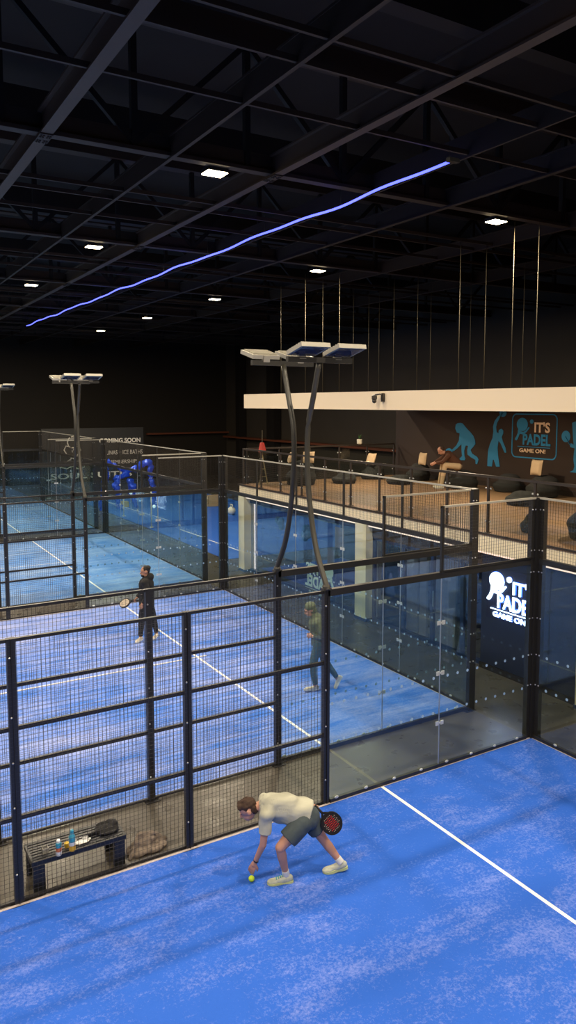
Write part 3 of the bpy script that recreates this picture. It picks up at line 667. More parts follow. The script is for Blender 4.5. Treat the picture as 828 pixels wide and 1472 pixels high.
beanbag(3.25, 12.35, .50, .80, 'large rounded charcoal beanbag at the far left corner of the lounge')
beanbag(4.7, 12.0, .42, .36, 'low charcoal beanbag behind the two curved lamp poles')
beanbag(6.4, 12.7, .44, .52, 'charcoal beanbag with a beige cushion, second from the left in the lounge', sx=.9)
beanbag(6.1, 10.9, .42, .30, 'flat charcoal beanbag in the middle of the brown lounge floor')
beanbag(7.4, 11.5, .42, .60, 'charcoal beanbag with upright beige cushion against the brown wall')
beanbag(7.0, 9.0, .55, .58, 'wide charcoal beanbag under the seated person leaning forward', sx=.9)
beanbag(7.5, 7.6, .42, .55, 'charcoal beanbag against the wall below the painted logo, left side')
beanbag(7.4, 6.2, .48, .62, 'charcoal beanbag with beige cushion below the painted logo, right side')
beanbag(5.6, 5.3, .45, .36, 'low dark beanbag on the floor in front of the logo cushion')
beanbag(2.55, 2.32, .25, .40, 'small round charcoal pouf behind the near corner post')
beanbag(3.0, .95, .72, .90, 'big charcoal beanbag cut by the right edge behind the railing')
cushion(2.95, 12.5, MZ+.70, 'beige cushion on the large rounded beanbag at the far left', 2.6, .19)
cushion(3.35, 12.05, MZ+.72, 'second beige cushion leaning beside the first on the far left beanbag', 3.9, .19)
cushion(6.25, 12.6, MZ+.50, 'beige cushion on the second beanbag from the left, right of the curved poles', 3.2, .21)
cushion(7.35, 11.2, MZ+.55, 'beige cushion standing on a beanbag at the brown wall, left of the person', 3.0, .21, .15)
cushion(7.3, 6.35, MZ+.60, 'beige cushion propped under the painted logo', 3.0, .22, .15)
# low round side table, plant on the rail, red shade on stand
t = thing('potted_plant', 'small green plant in a white pot on the far lounge railing', 'plant', (6.35, 13.42, 3.985))
MB().lathe((6.35, 13.42, 3.985), [(.06, 0), (.09, .03), (.095, .17), (.08, .18)], 16).build('pot', M['pot'], t)
b = MB()
for k in range(14):
    a = k*2.4; l = .08+.05*(k % 3); d = V((math.cos(a)*.5, math.sin(a)*.5, 1)).normalized(); p = V((6.35, 13.42, 4.15)); s_ = V((-math.sin(a), math.cos(a), 0))*.015
    b.add([p, p+d*l*.6+s_, p+d*l*1.3, p+d*l*.6-s_, p+d*l*.6+V((0, 0, .004))], [(0, 1, 4), (1, 2, 4), (2, 3, 4), (3, 0, 4)])
b.build('leaves', M['leaf'], t)
p = at(374, 690, 2, MZ); p = V((2.6, 13.15, MZ))
p = V((at(377, 660, 1, 13.1).x, 13.1, MZ))
t = thing('standing_lamp', 'red shade on a pale folding-leg stand by the far lounge corner', 'lamp', p)
for k, (dx, dy) in enumerate(((-.14, -.1), (.14, -.1), (0, .16))): MB().bar(p+V((dx, dy, 0)), p+V((0, 0, .95)), .025).build('leg', M['palewood'], t)
b = MB()
for z in (.25, .5): b.bar(p+V((-.14*(1-z), -.1*(1-z), z)), p+V((.14*(1-z), -.1*(1-z), z)), .02)
b.build('rung', M['palewood'], t)
MB().tube([p+V((0, 0, .9)), p+V((0, 0, 1.75))], .012, 6).build('mast', M['rod'], t)
MB().lathe(p+V((0, 0, 1.05)), [(.13, 0), (.12, .05), (.07, .28), (.05, .3)], 14).build('shade', M['redshade'], t)

# ================================================================== FAR END
# black banner wall
yb = 36
def bp(x, y): return at(x, y, 1, yb-.06)
z1 = bp(100, 616).z
x0, x1 = bp(60, 640).x, bp(207, 640).x
struct(MB().box((x0, yb, 0), (x1, yb+.2, z1)).build('wall_banner', M['banner']))
def btext(body, px0, py0, px1, py1, off, parent, nm='lettering'):
    a, b = bp(px0, py0), bp(px1, py1); text(nm, body, M['bannertxt'], parent, (a.x, yb-.03, a.z), (1, 0, 0), (0, 0, 1), b.x-a.x, b.z-a.z, off, .006)
t = thing('banner', 'black banner wall wrap with looped figure drawing and pale lettering at the far end', 'banner', (bp(98, 660).x, yb-.03, 2))
MB().box((x0+.02, yb-.03, .0), (x1-.02, yb-.012, z1-.05)).build('sheet', M['banner'], t)
btext('SOUL SUITES', 73, 690, 190, 676, .02, t)
b = MB()
def bl_(pts, r=.035): b.tube([bp(*q)-V((0, .0, 0)) for q in pts], r, 6)
bl_([(104+7*math.cos(i*PI/8), 636+8*math.sin(i*PI/8)) for i in range(17)])
bl_([(104, 658), (97, 655), (92, 647), (95, 641), (101, 643), (104, 650), (107, 643), (113, 641), (116, 647), (111, 655), (104, 658)])
bl_([(104, 658), (98, 663), (88, 666), (88, 672), (96, 674), (104, 670), (112, 674), (121, 672), (121, 666), (110, 663), (104, 658)])
b.build('loop_drawing', M['bannertxt'], t, True)
btext('COMING SOON', 143, 637, 202, 629, .03, t); btext('SAUNAS + ICE BATHS', 146, 654, 205, 646, .0, t); btext('MEMBERSHIPS', 157, 667, 199, 660, .0, t)
# blue foil garland
def garland(pts, r, lab, X=None):
    t = [V(p) for p in pts]; b = MB(); sh = []
    for A, B_ in zip(t, t[1:]):
        L = (B_-A).length; n = max(2, int(L/(r*.5)))
        for k in range(n): 
            c = A.lerp(B_, k/n)+V([random.uniform(-r*.4, r*.4) for _ in range(3)]); sh.append(('e', c, (r*random.uniform(.5, .8),)*3))
    o = blob('foil_garland', sh, .07, M['tinsel'], None, 0, .11, 6); tag(o, lab, 'garland')
yg = 29.5
def gp(x, y, d=0): return at(x, y, 1, yg+d)
garland([gp(147, 742), gp(147, 715), gp(150, 690), gp(153, 668)], .2, 'upright hanging blue foil garland at the left of the tinsel arches')
garland([gp(156, 664), gp(172, 672), gp(186, 676)], .17, 'short blue foil garland sloping right from the upright one')
garland([gp(172, 738), gp(168, 712), gp(166, 690), gp(185, 678), (gp(205, 668)), gp(213, 664), gp(218, 690), gp(221, 715), gp(222, 742)], .2, 'blue foil garland arch with a peaked top and long right leg')
garland([gp(195, 735), gp(192, 712), gp(186, 690)], .25, 'thick middle leg of hanging blue foil garland')
for px, py, lab in ((188, 708, 'white glinting lamp at the foot of the middle blue garland'), (222, 756, 'white glinting lamp below the right garland leg')):
    c = at(px, py, 1, 28.6); c.z = max(c.z, .12)
    t = thing('small_lamp', lab, 'lamp', c); MB().ell(c, .09, 10, 7).build('bulb', mat('glint', (1, 1, 1), .4, emit=(.7, .9, 1), es=.9), t, True); MB().tube([(c.x, c.y, .012), (c.x, c.y, c.z-.07)], .02, 6).build('stem', M['bolt'], t)
for (bx, by, tx_, ty, lab) in ((218, 758, 218, 706, 'slim white upright post on the blue mat floor, right one'), (178, 742, 177, 712, 'slim white upright post on the blue mat floor, left one')):
    p = at(bx, by, 2, 0.012); q = at(tx_, ty, 1, p.y)
    t = thing('white_post', lab, 'post', p); MB().tube([p, (p.x, p.y, max(1.0, q.z))], .028, 8).build('pole', M['pot'], t, True); MB().lathe(p, [(.09, 0), (.08, .02)], 14).build('foot', M['pot'], t)
p = at(178, 709, 1, 30); c = V((p.x, 30, 0))
tag(MB().box((c.x-.2, 29.8, .012), (c.x+.2, 30.2, .3)).build('storage_box', M['yellow']), 'small yellow box at the foot of the blue garlands', 'box')
# white heap and tan crate at the edge of the mat
p = at(333, 740, 2, .012)
t = thing('kettlebell', 'white rounded weight with handle on the blue mat by the far pillar', 'weight', p)
MB().ell(p+V((0, 0, .2)), (.2, .2, .2), 14, 10).build('bell', M['pot'], t, True); MB().tube([p+V((0, -.12, .33)), p+V((0, -.1, .5)), p+V((0, .1, .5)), p+V((0, .12, .33))], .03, 8).build('handle', M['pot'], t, True)
p = at(308, 727, 2, 0)
t = thing('crate', 'tan wooden crate beyond the blue mat floor', 'crate', (p.x, p.y, 0))
b = MB()
for k in range(4): 
    for (a0, a1) in (((-.5, -.35), (.5, -.32)), ((-.5, .32), (.5, .35)), ((-.5, -.35), (-.47, .35)), ((.47, -.35), (.5, .35))): b.box((p.x+a0[0], p.y+a0[1], .03+.14*k), (p.x+a1[0], p.y+a1[1], .13+.14*k))
b.build('slats', M['tan'], t); MB().box((p.x-.47, p.y-.32, 0), (p.x+.47, p.y+.32, .03)).build('bottom', M['tan'], t)

# ================================================================== BENCH AND WHAT IS ON IT
bx0, bx1, by0, by1, bz = -7.84, -6.76, .13, .52, .36
t = thing('bench', 'black slatted metal bench in the passage behind the nearest fence', 'bench', ((bx0+bx1)/2, (by0+by1)/2, 0))
for k in range(7):
    y = by0+.03+k*.053; bevel(MB().box((bx0+.02, y, bz-.02), (bx1-.02, y+.04, bz)).build('slat', M['bench'], t), .004)
f = MB().box((bx0, by0-.01, bz-.06), (bx1, by0+.015, bz)); f.box((bx0, by1-.015, bz-.06), (bx1, by1+.01, bz)); f.box((bx0, by0, bz-.06), (bx0+.025, by1, bz)); f.box((bx1-.025, by0, bz-.06), (bx1, by1, bz)); f.build('seat_frame', M['bench'], t)
for x in (bx0+.0, bx1-.16):
    for y in (by0-.01, by1-.05):
        l = MB().obox((x+.08, y+.03, .15), (.065, 0, 0), (0, .03, 0), (0, 0, .15)); bevel(l.build('leg', M['bench'], t), .006)
def bpt(px, py): return at(px, py, 2, bz)
c = bpt(84.5, 1229)
t = thing('spray_can', 'shorter blue and orange can with pale cap on the bench', 'can', c)
MB().lathe(c, [(.03, 0), (.033, .01), (.033, .05)], 18).build('lower_band', M['canw'], t); MB().lathe(c+V((0, 0, .05)), [(.033, 0), (.033, .045)], 18).build('middle_band', M['can3'], t); MB().lathe(c+V((0, 0, .095)), [(.033, 0), (.033, .045), (.028, .055)], 18).build('upper_band', M['can1'], t); MB().lathe(c+V((0, 0, .15)), [(.024, 0), (.024, .02), (.018, .03)], 18).build('cap', M['canw'], t)
c = bpt(104, 1222)
t = thing('water_bottle', 'taller blue and yellow bottle on the bench', 'bottle', c)
MB().lathe(c, [(.034, 0), (.036, .01), (.036, .065)], 18).build('lower_band', M['can2'], t); MB().lathe(c+V((0, 0, .065)), [(.036, 0), (.036, .04)], 18).build('middle_band', M['canw'], t); MB().lathe(c+V((0, 0, .105)), [(.036, 0), (.036, .06), (.022, .09), (.02, .1)], 18).build('shoulder', M['can1'], t); MB().lathe(c+V((0, 0, .205)), [(.021, 0), (.021, .03), (.012, .04)], 18).build('cap', M['can1'], t)
c = bpt(65, 1225)
t = thing('cup', 'small clear square cup at the left end of the bench', 'cup', c)
MB().box(c+V((-.035, -.035, 0)), c+V((.035, .035, .06))).build('body', M['clear'], t); MB().box(c+V((-.025, -.025, .055)), c+V((.025, .025, .062))).build('opening', M['steel'], t)
c = bpt(96, 1218); tag(MB().lathe(c, [(.025, 0), (.03, .05), (.028, .055)], 14).build('small_jar', M['yellow']), 'small dark yellow jar standing between the two drinks', 'jar')
# crumpled white paper, black towel
c = bpt(118, 1211); b = MB()
for k in range(16):
    q = c+V((random.uniform(-.09, .09), random.uniform(-.05, .05), random.uniform(.01, .05))); n = V([random.uniform(-1, 1) for _ in range(3)]).normalized(); a = n.orthogonal().normalized()*.022; e = n.cross(a)*.9; b.add([q+a, q+e, q-a, q-e, q+n*.008], [(0, 1, 4), (1, 2, 4), (2, 3, 4), (3, 0, 4)])
b.ell(c+V((0, 0, .012)), (.09, .05, .012), 10, 6)
tag(b.build('crumpled_paper', M['paper']), 'crumpled white wrapper on the bench beside the tall bottle', 'paper')
c = bpt(150, 1196); c = V((-6.93, .33, bz))
o = blob('towel', [('e', c+V((0, 0, .025)), (.15, .15, .03)), ('c', c+V((-.25, -.05, .02)), c+V((.0, 0, .03)), .022, .035), ('e', c+V((.08, .05, .045)), (.07, .09, .03))], .012, M['hoodie'], None, 3, .02, 14); tag(o, 'black towel heaped on the right end of the bench', 'towel')
# taupe cloth heap on the floor
c = V((-6.46, .27, 0))
o = blob('cloth_heap', [('e', c+V((0, 0, .03)), (.26, .15, .05)), ('c', c+V((-.24, -.10, .02)), c+V((-.08, .04, .17)), .02, .035), ('c', c+V((-.08, .04, .17)), c+V((.08, .05, .15)), .035, .045), ('c', c+V((.08, .05, .15)), c+V((.27, .02, .04)), .04, .02), ('e', c+V((-.02, .03, .09)), (.15, .10, .07)), ('c', c+V((.0, -.1, .03)), c+V((.02, .0, .14)), .02, .03)], .011, M['cloth'], None, 1, .035, 15); tag(o, 'crumpled taupe cloth bag on the floor right of the bench', 'bag')

# ================================================================== PEOPLE
def head_shapes(c, f, u, k=1.0):
    c, f, u = V(c), V(f).normalized(), V(u).normalized(); s = f.cross(u).normalized(); u = s.cross(f)
    sh = [('e', c+u*.02*k-f*.01*k, (.078*k, .098*k, .095*k), (s, f, u)), ('e', c-u*.055*k+f*.03*k, (.055*k, .065*k, .06*k), (s, f, u)),
          ('c', c+f*.09*k-u*.0*k, c+f*.108*k-u*.03*k, .009*k, .014*k), ('c', c+f*.085*k-u*.055*k-s*.018*k, c+f*.085*k-u*.055*k+s*.018*k, .009*k, .009*k)]
    for q in (-1, 1): sh += [('e', c+s*q*.08*k-f*.005*k-u*.005*k, (.012*k, .022*k, .03*k), (s, f, u)), ('e', c+s*q*.032*k+f*.082*k+u*.022*k, (.02*k, .01*k, .008*k), (s, f, u))]
    return sh
def eyes(c, f, u, parent, k=1.0):
    c, f, u = V(c), V(f).normalized(), V(u).normalized(); s = f.cross(u).normalized(); u = s.cross(f)
    for q in (-1, 1): MB().ell(c+s*q*.032*k+f*.088*k+u*.006*k, (.012*k, .006*k, .006*k), 8, 6, (s, f, u)).build('eye', M['hair'], parent, True)
def hand_shapes(w, d, n, curl=.5, k=1.0, side=1):
    """w wrist, d hand direction, n palm normal; fingers bend towards n"""
    w, d, n = V(w), V(d).normalized(), V(n).normalized(); s = d.cross(n).normalized()*side; n = (n-d*n.dot(d)).normalized()
    sh = [('c', w, w+d*.03*k, .024*k, .026*k)]
    for i in range(4): sh.append(('c', w+d*.02*k+s*(-.018+.012*i)*k, w+d*.085*k+s*(-.030+.020*i)*k, .014*k, .0115*k))
    for i, L in enumerate((.068, .078, .072, .055)):
        p = w+d*.085*k+s*(-.030+.020*i)*k; a1 = curl*.8; a2 = curl*1.9
        q = p+(d*math.cos(a1)+n*math.sin(a1))*L*.5*k; r = q+(d*math.cos(a2)+n*math.sin(a2))*L*.5*k
        sh += [('c', p, q, .0095*k, .0085*k), ('c', q, r, .0085*k, .0072*k)]
    p = w+d*.025*k-s*.024*k; q = p+(d*.7-s*.6+n*.35).normalized()*.042*k; r = q+(d*.9-s*.1+n*.5*(.4+curl)).normalized()*.032*k
    sh += [('c', p, q, .013*k, .011*k), ('c', q, r, .011*k, .009*k)]
    return sh
def shoe(an, toe_dir, up, parent, mshoe, msole, sole_z=None, L=.27, lace=None, k=1.0):
    """an = ankle joint; builds upper, sole and laces"""
    f, u = V(toe_dir).normalized(), V(up).normalized(); u = (u-f*u.dot(f)).normalized(); s = f.cross(u); an = V(an); h = .085*k
    heel = an-u*h-f*.05*k; toe = heel+f*(L-.02)*k
    sh = [('e', heel+u*.05*k+f*.02*k, (.036*k, .05*k, .045*k), (s, f, u)), ('c', heel+u*.045*k+f*.03*k, heel+u*.028*k+f*.2*k, .038*k, .034*k), ('e', heel+u*.03*k+f*.18*k, (.046*k, .07*k, .028*k), (s, f, u)), ('c', an-u*.03*k, an-u*.045*k+f*.05*k, .038*k, .036*k)]
    o = blob('shoe', sh, .007, mshoe, parent, 3)
    pr = [(.0, -.03), (.03, -.034), (.09, -.03), (.15, -.042), (.2, -.046), (.235, -.036), (.255, -.012), (.257, .012), (.235, .034), (.2, .042), (.15, .037), (.09, .03), (.03, .034), (0, .03), (-.02, .018), (-.02, -.018)]
    b = MB().prism([heel+f*(a*L/.27-.01)*k+s*c_*k*1.05-u*.002*k for a, c_ in pr], u*.03*k); b.build('sole', msole, o)
    if lace:
        b = MB()
        for i in range(4): c_ = heel+f*(.085+.022*i)*k+u*(.087-.008*i)*k; b.tube([c_-s*.024*k, c_+u*.006*k, c_+s*.024*k], .005*k, 5)
        b.build('lace', lace, o)
    return o
def racket(grip, d, n, lab, face='red', k=1.0):
    """padel racket held at grip, pointing along d, face normal n"""
    grip, d, n = V(grip), V(d).normalized(), V(n).normalized(); n = (n-d*n.dot(d)).normalized(); s = d.cross(n)
    t = thing('padel_racket', lab, 'racket', grip)
    MB().tube([grip-d*.05*k, grip+d*.085*k], .015*k, 10).build('grip', M['grip'], t, True)
    c = grip+d*.235*k
    def out(r, off=0):
        return [c+d*(math.cos(i*PI/16)*r*1.02)*k+s*(math.sin(i*PI/16)*r)*k+n*off for i in range(32)]
    b = MB(); R0, R1 = out(.13), out(.112)
    vs = [p+n*.018*k for p in R0]+[p+n*.018*k for p in R1]+[p-n*.018*k for p in R0]+[p-n*.018*k for p in R1]; N_ = 32
    fs = []
    for i in range(N_): j = (i+1) % N_; fs += [(i, j, N_+j, N_+i), (2*N_+i, 3*N_+i, 3*N_+j, 2*N_+j), (i, 2*N_+i, 2*N_+j, j), (N_+i, N_+j, 3*N_+j, 3*N_+i)]
    b.add(vs, fs)
    for q in (-1, 1): b.bar(grip+d*.08*k+s*.008*q*k, c-d*.085*k+s*.075*q*k, .022*k, .03*k, up=n)
    b.build('frame', M['racket'], t)
    fc = MB().prism([p-n*.014*k for p in out(.114)], n*.028*k).build('face', M['racket'] if face == 'red' else M['racketpale'], t)
    hb, rb = MB(), MB()
    for i in range(-4, 5):
        for j in range(-4, 5):
            a, e = i*.021, j*.021+(.0105 if i % 2 else 0)
            if a*a+e*e < .095**2:
                for q in (-1, 1):
                    cc = c+d*a*k+s*e*k+n*(.0145*q*k)
                    (rb if abs(e) < .055 and abs(a) < .075 else hb).prism([cc+(d*math.cos(w_*PI/3)+s*math.sin(w_*PI/3))*(.006 if abs(e) < .055 and abs(a) < .075 else .005)*k for w_ in range(6)], n*(.0015*q))
    hb.build('hole_pattern', M['racketpale'], fc)
    if face == 'red': rb.build('red_pattern', M['red'], fc)
    else: rb.build('hole_row', M['racket'], fc)
    return t

# ---- player bending for the ball
J = dict(head=(-5.655, -.865, .83), neck=(-5.52, -.93, .86), ub=(-5.43, -.99, .86), mid=(-5.24, -1.10, .84), pel=(-5.085, -1.19, .74), lsh=(-5.545, -1.10, .84), rsh=(-5.40, -.80, .83),
    lel=(-5.585, -1.09, .50), lwr=(-5.632, -.983, .25), lhip=(-5.165, -1.26, .72), rhip=(-5.02, -1.10, .70), lkn=(-5.435, -1.21, .48), lan=(-5.335, -1.165, .125), rkn=(-4.845, -1.195, .385), ran=(-4.70, -1.315, .145),
    rel=(-5.12, -.93, .80), rwr=(-4.965, -1.10, .79))
J = {k: V(v) for k, v in J.items()}
t = thing('person', 'person in a sage t-shirt and dark shorts bending to pick up the ball', 'person', (-5.15, -1.2, 0))
fdir = (V((-.80, .42, -.62))).normalized(); hu = V((-.62, .30, .70)).normalized()
sh = [('c', J['neck'], J['ub'], .062, .11), ('c', J['ub'], J['mid'], .125, .12), ('c', J['mid'], J['pel'], .12, .125), ('c', J['lsh'], J['ub'], .06, .10), ('c', J['rsh'], J['ub'], .06, .10),
      ('c', J['neck'], J['head'], .052, .05), ('c', J['lsh'], J['lel'], .05, .040), ('c', J['lel'], J['lwr'], .040, .026), ('c', J['rsh'], J['rel'], .05, .04), ('c', J['rel'], J['rwr'], .04, .026),
      ('c', J['pel'], J['lhip'], .115, .095), ('c', J['pel'], J['rhip'], .115, .095), ('c', J['lhip'], J['lkn'], .09, .056), ('c', J['rhip'], J['rkn'], .09, .056)]
for kn, an in (('lkn', 'lan'), ('rkn', 'ran')):
    a, b_ = J[kn], J[an]; sh += [('c', a, a.lerp(b_, .35), .052, .055), ('c', a.lerp(b_, .35), b_, .054, .034)]
sh += head_shapes(J['head'], fdir, hu, 1.08)
sh += hand_shapes(J['lwr'], V((-.28, .22, -.85)), V((.55, .45, -.15)), .3, 1.08, -1)
rg = V((-4.915, -1.185, .775))
sh += hand_shapes(J['rwr'], (rg-J['rwr']), V((.2, .2, -.9)), 1.5, .95)
blob('body', sh, .0062, M['skin'], t, 3)
eyes(J['head'], fdir, hu, t, .98)
s_ = fdir.cross(hu).normalized(); u_ = s_.cross(fdir)
hc = J['head']
blob('hair', [('e', hc+u_*.045-fdir*.02, (.09, .105, .085), (s_, fdir, u_)), ('e', hc-fdir*.055-u_*.005, (.084, .06, .085), (s_, fdir, u_)), ('c', hc+u_*.085+fdir*.05-s_*.04, hc+u_*.085+fdir*.05+s_*.04, .035, .035)], .007, M['hair'], t, 1, .012, 26)
# T-shirt hanging off the back and belly
sh = [('c', J['neck']+V((.03, -.02, 0)), J['ub'], .085, .135), ('c', J['ub'], J['mid'], .15, .15), ('k', J['mid']+V((-.05, .03, 0)), J['pel']+V((.035, -.03, .02)), .15, .155), ('c', J['ub']-V((0, 0, .04)), J['mid']-V((0, 0, .07)), .12, .13),
      ('c', J['lsh'], J['ub'], .078, .13), ('c', J['rsh'], J['ub'], .078, .13), ('k', J['lsh'], J['lsh'].lerp(J['lel'], .62), .070, .072), ('c', J['lsh'], J['lsh'].lerp(J['lel'], .2), .074, .07), ('k', J['rsh'], J['rsh'].lerp(J['rel'], .65), .07, .072), ('k', J['mid']-V((0, 0, .05)), J['pel']+V((-.03, .02, -.09)), .13, .13)]
blob('t_shirt', sh, .009, M['shirt'], t, 4, .026, 8)
# loose shorts
sh = [('c', J['pel']+V((-.02, 0, -.01)), J['pel']+V((.02, -.01, -.02)), .135, .14)]
for h_, k_ in (('lhip', 'lkn'), ('rhip', 'rkn')):
    sh += [('c', J['pel'], J[h_], .13, .115), ('k', J[h_], J[h_].lerp(J[k_], .66), .112, .108)]
blob('shorts', sh, .009, M['shorts'], t, 4, .012, 8)
for an, kn in (('lan', 'lkn'), ('ran', 'rkn')):
    d = (J[an]-J[kn]).normalized(); blob('sock', [('k', J[an]-d*.045, J[an]+d*.03, .041, .043)], .006, M['sock'], t, 2)
shoe(J['lan']+V((0, 0, -.028)), (-.93, .36, 0), (0, 0, 1), t, M['shoe'], M['sole'], lace=M['lace'], k=1.08)
shoe(J['ran']+V((.0, .0, -.02)), (-.90, .40, -.16), (-.15, 0, 1), t, M['shoe'], M['sole'], k=1.08)
MB().lathe(J['lwr'].lerp(J['lel'], .1)-V((0, 0, .008)), [(.03, 0), (.032, .008), (.03, .016)], 16, (J['lel']-J['lwr'])).build('watch', M['steel'], t)
pc = V((-4.785, -1.31, .60))
racket(rg, pc-rg, V((-.45, -.80, .42)), 'black padel racket with red dotted face held behind the bending person', 'red', .95)
b = MB().ell((-5.662, -.955, .047), .034, 20, 14).build('tennis_ball', M['ball'], None, True); tag(b, 'lime yellow ball on the blue turf under the reaching hand', 'ball')
b.location = (0, 0, 0)

# ---- standing player in black, middle court
def Jp(px, py, q, F):
    n = V((.513, .858, 0)).normalized(); d = FW+RT*((px-PPX)/CF)-UP*((py-PPY)/CF); return CC+d*((n.dot(F-CC)+q)/n.dot(d))
F = V((-3.56, 8.09, 0)); e1 = V((.858, -.513, 0)); e2 = V((.513, .858, 0)); Z = V((0, 0, 1))
def W(s, q, z): return F+e1*s+e2*q+Z*z
t = thing('person', 'person in a black hoodie and black trousers standing on the middle court', 'person', F)
hd = W(-.02, 0, 1.60); fd = (-e1*.9-e2*.35-Z*.1).normalized()
LA, RA = W(-.13, -.14, .11), W(.19, .14, .11); LK, RK = W(-.10, -.10, .50), W(.13, .12, .49); LH, RH = W(-.03, -.10, .88), W(.03, .10, .88)
LS, RS = W(.0, -.20, 1.38), W(.02, .20, 1.38); LE, RE = W(.10, -.25, 1.10), W(-.10, .24, 1.13); LW, RW = W(-.06, -.20, .90), W(-.24, .12, .95)
body = [('c', W(0, 0, 1.42), hd, .055, .055), ('c', W(0, 0, .92), W(0, 0, 1.12), .12, .12), ('c', W(0, 0, 1.12), W(0, 0, 1.34), .12, .12), ('c', LS, RS, .06, .06)]
for S_, E_, W_, in ((LS, LE, LW), (RS, RE, RW)): body += [('c', S_, E_, .05, .042), ('c', E_, W_, .04, .027)]
for H_, K_, A_ in ((LH, LK, LA), (RH, RK, RA)): body += [('c', H_, K_, .085, .055), ('c', K_, K_.lerp(A_, .35), .052, .052), ('c', K_.lerp(A_, .35), A_, .052, .035)]
body += head_shapes(hd, fd, Z, 1.08)+hand_shapes(LW, V((-.25, -.1, -.9)), e1*-1+e2, .6)+hand_shapes(RW, (-e1*.8-Z*.6), -Z*.5+e1*.3, 1.2)
blob('body', body, .009, M['skin2'], t, 3); eyes(hd, fd, Z, t, 1.08)
s_ = fd.cross(Z).normalized()
blob('hair', [('e', hd+Z*.06-fd*.025, (.094, .105, .075), (s_, fd, Z)), ('e', hd-fd*.06+Z*.02, (.086, .05, .085), (s_, fd, Z))], .01, M['blackhair'], t, 1, .01, 30)
blob('beard', [('e', hd-Z*.085+fd*.05, (.055, .05, .04), (s_, fd, Z))], .008, M['blackhair'], t, 1)
hood = [('c', W(0, 0, 1.30), W(0, 0, 1.12), .175, .175), ('k', W(0, 0, 1.15), W(0, 0, .80), .175, .175), ('c', LS, RS, .085, .085), ('e', W(.07, .03, 1.46), (.10, .12, .10)), ('c', W(.0, 0, 1.44), W(.0, 0, 1.38), .085, .12)]
for S_, E_, W_ in ((LS, LE, LW), (RS, RE, RW)): hood += [('c', S_, E_, .075, .065), ('k', E_, E_.lerp(W_, .92), .064, .048), ('c', E_, E_.lerp(W_, .3), .065, .06)]
blob('hoodie', hood, .012, M['hoodie'], t, 3, .01, 10)
text('chest_print', '7', M['canw'], t, W(-.165, -.03, 1.26), (.35, -.92, 0), Z, .06, .09, .02)
tr = [('c', W(0, 0, .90), W(0, 0, .86), .13, .135)]
for H_, K_, A_ in ((LH, LK, LA), (RH, RK, RA)): tr += [('c', H_, K_, .105, .078), ('k', K_, A_+Z*.02, .078, .055), ('c', K_, K_.lerp(A_, .2), .078, .074)]
blob('trousers', tr, .012, M['trousers'], t, 3, .008, 10)
shoe(LA+Z*.0, (-e1*.35-e2), Z, t, M['whiteshoe'], M['sock'], L=.29); shoe(RA, (-e1*.2-e2), Z, t, M['whiteshoe'], M['sock'], L=.29)
racket(RW+(-e1*.8-Z*.6).normalized()*.08, (-e1-Z*.35), (-e2*.5+Z*.8), 'pale faced padel racket in the hand of the person in black', 'pale')

# ---- player in green hood, middle court
F = V((-1.84, 3.53, 0))
t = thing('person', 'person in a green hooded top stepping forward behind the glass', 'person', F)
hd = W(-.16, 0, 1.55); fd = (-e1*.85-e2*.3-Z*.35).normalized()
LA, RA = W(-.06, -.12, .12), W(.36, .05, .20); LK, RK = W(-.10, -.12, .54), W(.12, .06, .56); LH, RH = W(.0, -.10, .90), W(.04, .09, .90)
LS, RS = W(-.04, -.19, 1.34), W(.0, .19, 1.34); LE, RE = W(.10, -.24, 1.10), W(.02, .24, 1.10); LW, RW = W(-.10, -.10, 1.06), W(-.12, .08, 1.04)
body = [('c', W(-.05, 0, 1.38), hd, .055, .055), ('c', W(0.02, 0, .94), W(0, 0, 1.12), .12, .12), ('c', W(0, 0, 1.12), W(-.03, 0, 1.32), .12, .12), ('c', LS, RS, .06, .06)]
for S_, E_, W_, in ((LS, LE, LW), (RS, RE, RW)): body += [('c', S_, E_, .05, .042), ('c', E_, W_, .04, .027)]
for H_, K_, A_ in ((LH, LK, LA), (RH, RK, RA)): body += [('c', H_, K_, .085, .055), ('c', K_, K_.lerp(A_, .35), .052, .052), ('c', K_.lerp(A_, .35), A_, .052, .035)]
body += head_shapes(hd, fd, Z, 1.06)+hand_shapes(LW, (-e1+e2*.4), e2, 1.1)+hand_shapes(RW, (-e1-e2*.4), -e2, 1.1)
blob('body', body, .009, M['skin'], t, 3); eyes(hd, fd, Z, t, 1.06)
s_ = fd.cross(Z).normalized(); u2 = s_.cross(fd)
blob('hood', [('e', hd+u2*.05-fd*.03, (.105, .115, .09), (s_, fd, u2)), ('e', hd-fd*.05-u2*.02, (.10, .08, .12), (s_, fd, u2))], .01, M['green'], t, 2, .006, 12)
tp = [('c', W(-.03, 0, 1.28), W(0, 0, 1.10), .155, .15), ('k', W(0, 0, 1.13), W(.03, 0, .88), .15, .155), ('c', LS, RS, .085, .085), ('c', W(-.06, 0, 1.42), W(-.03, 0, 1.36), .09, .12)]
for S_, E_, W_ in ((LS, LE, LW), (RS, RE, RW)): tp += [('c', S_, E_, .075, .064), ('k', E_, E_.lerp(W_, .9), .062, .046), ('c', E_, E_.lerp(W_, .3), .064, .058)]
blob('hooded_top', tp, .012, M['green'], t, 3, .01, 10)
tr = [('c', W(.02, 0, .92), W(.02, 0, .88), .13, .135)]
for H_, K_, A_ in ((LH, LK, LA), (RH, RK, RA)): tr += [('c', H_, K_, .10, .075), ('k', K_, A_+Z*.02, .075, .05), ('c', K_, K_.lerp(A_, .2), .075, .07)]
blob('trousers', tr, .012, M['gtrous'], t, 3, .008, 10)
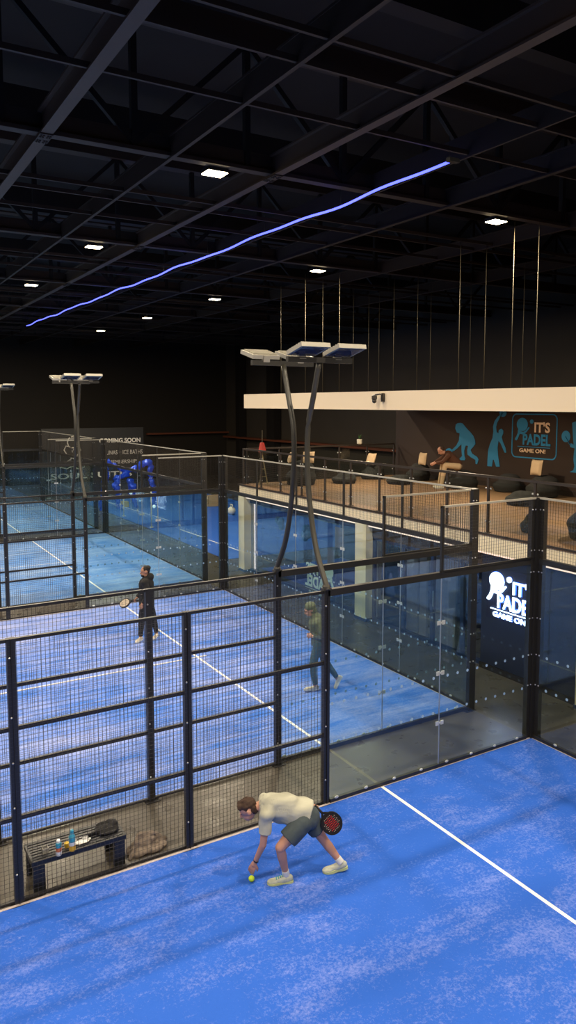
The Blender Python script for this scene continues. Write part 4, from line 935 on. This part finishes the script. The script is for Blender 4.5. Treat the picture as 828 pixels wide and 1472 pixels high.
shoe(LA, (-e1-e2*.15), Z, t, M['whiteshoe'], M['sock'], L=.29); shoe(RA, (-e1*.5-e2*.2-Z*.9), (-e1*.8+Z*.5), t, M['whiteshoe'], M['sock'], L=.28)

# ---- seated person in the lounge
F = V((6.75, 9.05, MZ))
t = thing('person', 'person in a dark brown top sitting bent forward on the lounge beanbag', 'person', F)
hd = W(-.42, 0, 1.16)-Z*0; fd = (-e1*.8-Z*.7).normalized()
P_ = W(.10, 0, .68); T_ = W(-.20, 0, 1.02); LS, RS = W(-.22, -.18, 1.02), W(-.22, .18, 1.02)
LK, RK = W(-.32, -.16, .72), W(-.32, .16, .72); LA, RA = W(-.42, -.16, .12), W(-.42, .16, .12)
LE, RE = W(-.42, -.22, .82), W(-.45, .2, .84); LW, RW = W(-.62, -.12, .78), W(-.62, .08, .78)
body = [('c', P_, T_, .12, .12), ('c', LS, RS, .06, .06), ('c', T_, hd, .06, .055)]
for a, b_, c in ((LS, LE, LW), (RS, RE, RW)): body += [('c', a, b_, .05, .04), ('c', b_, c, .04, .027)]
for a, b_, q in ((LK, LA, -.1), (RK, RA, .1)): body += [('c', P_+e2*q, a, .09, .058), ('c', a, b_, .055, .036)]
body += head_shapes(hd, fd, (-e1*.5+Z), 1.05)+hand_shapes(LW, -e1-Z*.5, e2, .7)+hand_shapes(RW, -e1-Z*.5, -e2, .7)
blob('body', body, .012, M['skin'], t, 3)
blob('jumper', [('c', P_+V((0, 0, .08)), T_, .14, .15), ('c', LS, RS, .085, .085), ('k', LS, LE, .07, .062), ('k', RS, RE, .07, .062), ('k', LE, LE.lerp(LW, .8), .06, .05), ('k', RE, RE.lerp(RW, .8), .06, .05)], .016, M['jacket'], t, 3)
blob('trousers', [('c', P_, P_, .145, .145), ('c', P_+e2*-.1, LK, .105, .08), ('c', P_+e2*.1, RK, .105, .08), ('k', LK, LA, .078, .055), ('k', RK, RA, .078, .055)], .016, M['beige'], t, 3)
blob('hair', [('e', hd+Z*.05+e1*.02, (.09, .09, .08))], .014, M['hair'], t, 1)
shoe(LA-Z*.02, -e1, Z, t, M['whiteshoe'], M['sock']); shoe(RA-Z*.02, -e1, Z, t, M['whiteshoe'], M['sock'])

# ================================================================== WORLD, VIEW
w = bpy.data.worlds.new('world'); sc.world = w; w.use_nodes = True
w.node_tree.nodes['Background'].inputs[0].default_value = (.5, .5, .55, 1); w.node_tree.nodes['Background'].inputs[1].default_value = .02
vs_ = sc.view_settings; vs_.view_transform = 'Standard'; vs_.look = 'None'; vs_.gamma = 1; vs_.use_curve_mapping = False; vs_.exposure = 0.0
sc.cycles.max_bounces = 10; sc.cycles.transparent_max_bounces = 40; sc.cycles.diffuse_bounces = 3; sc.cycles.glossy_bounces = 4
sc.cycles.sample_clamp_indirect = 4; sc.cycles.use_denoising = True; sc.cycles.caustics_reflective = False
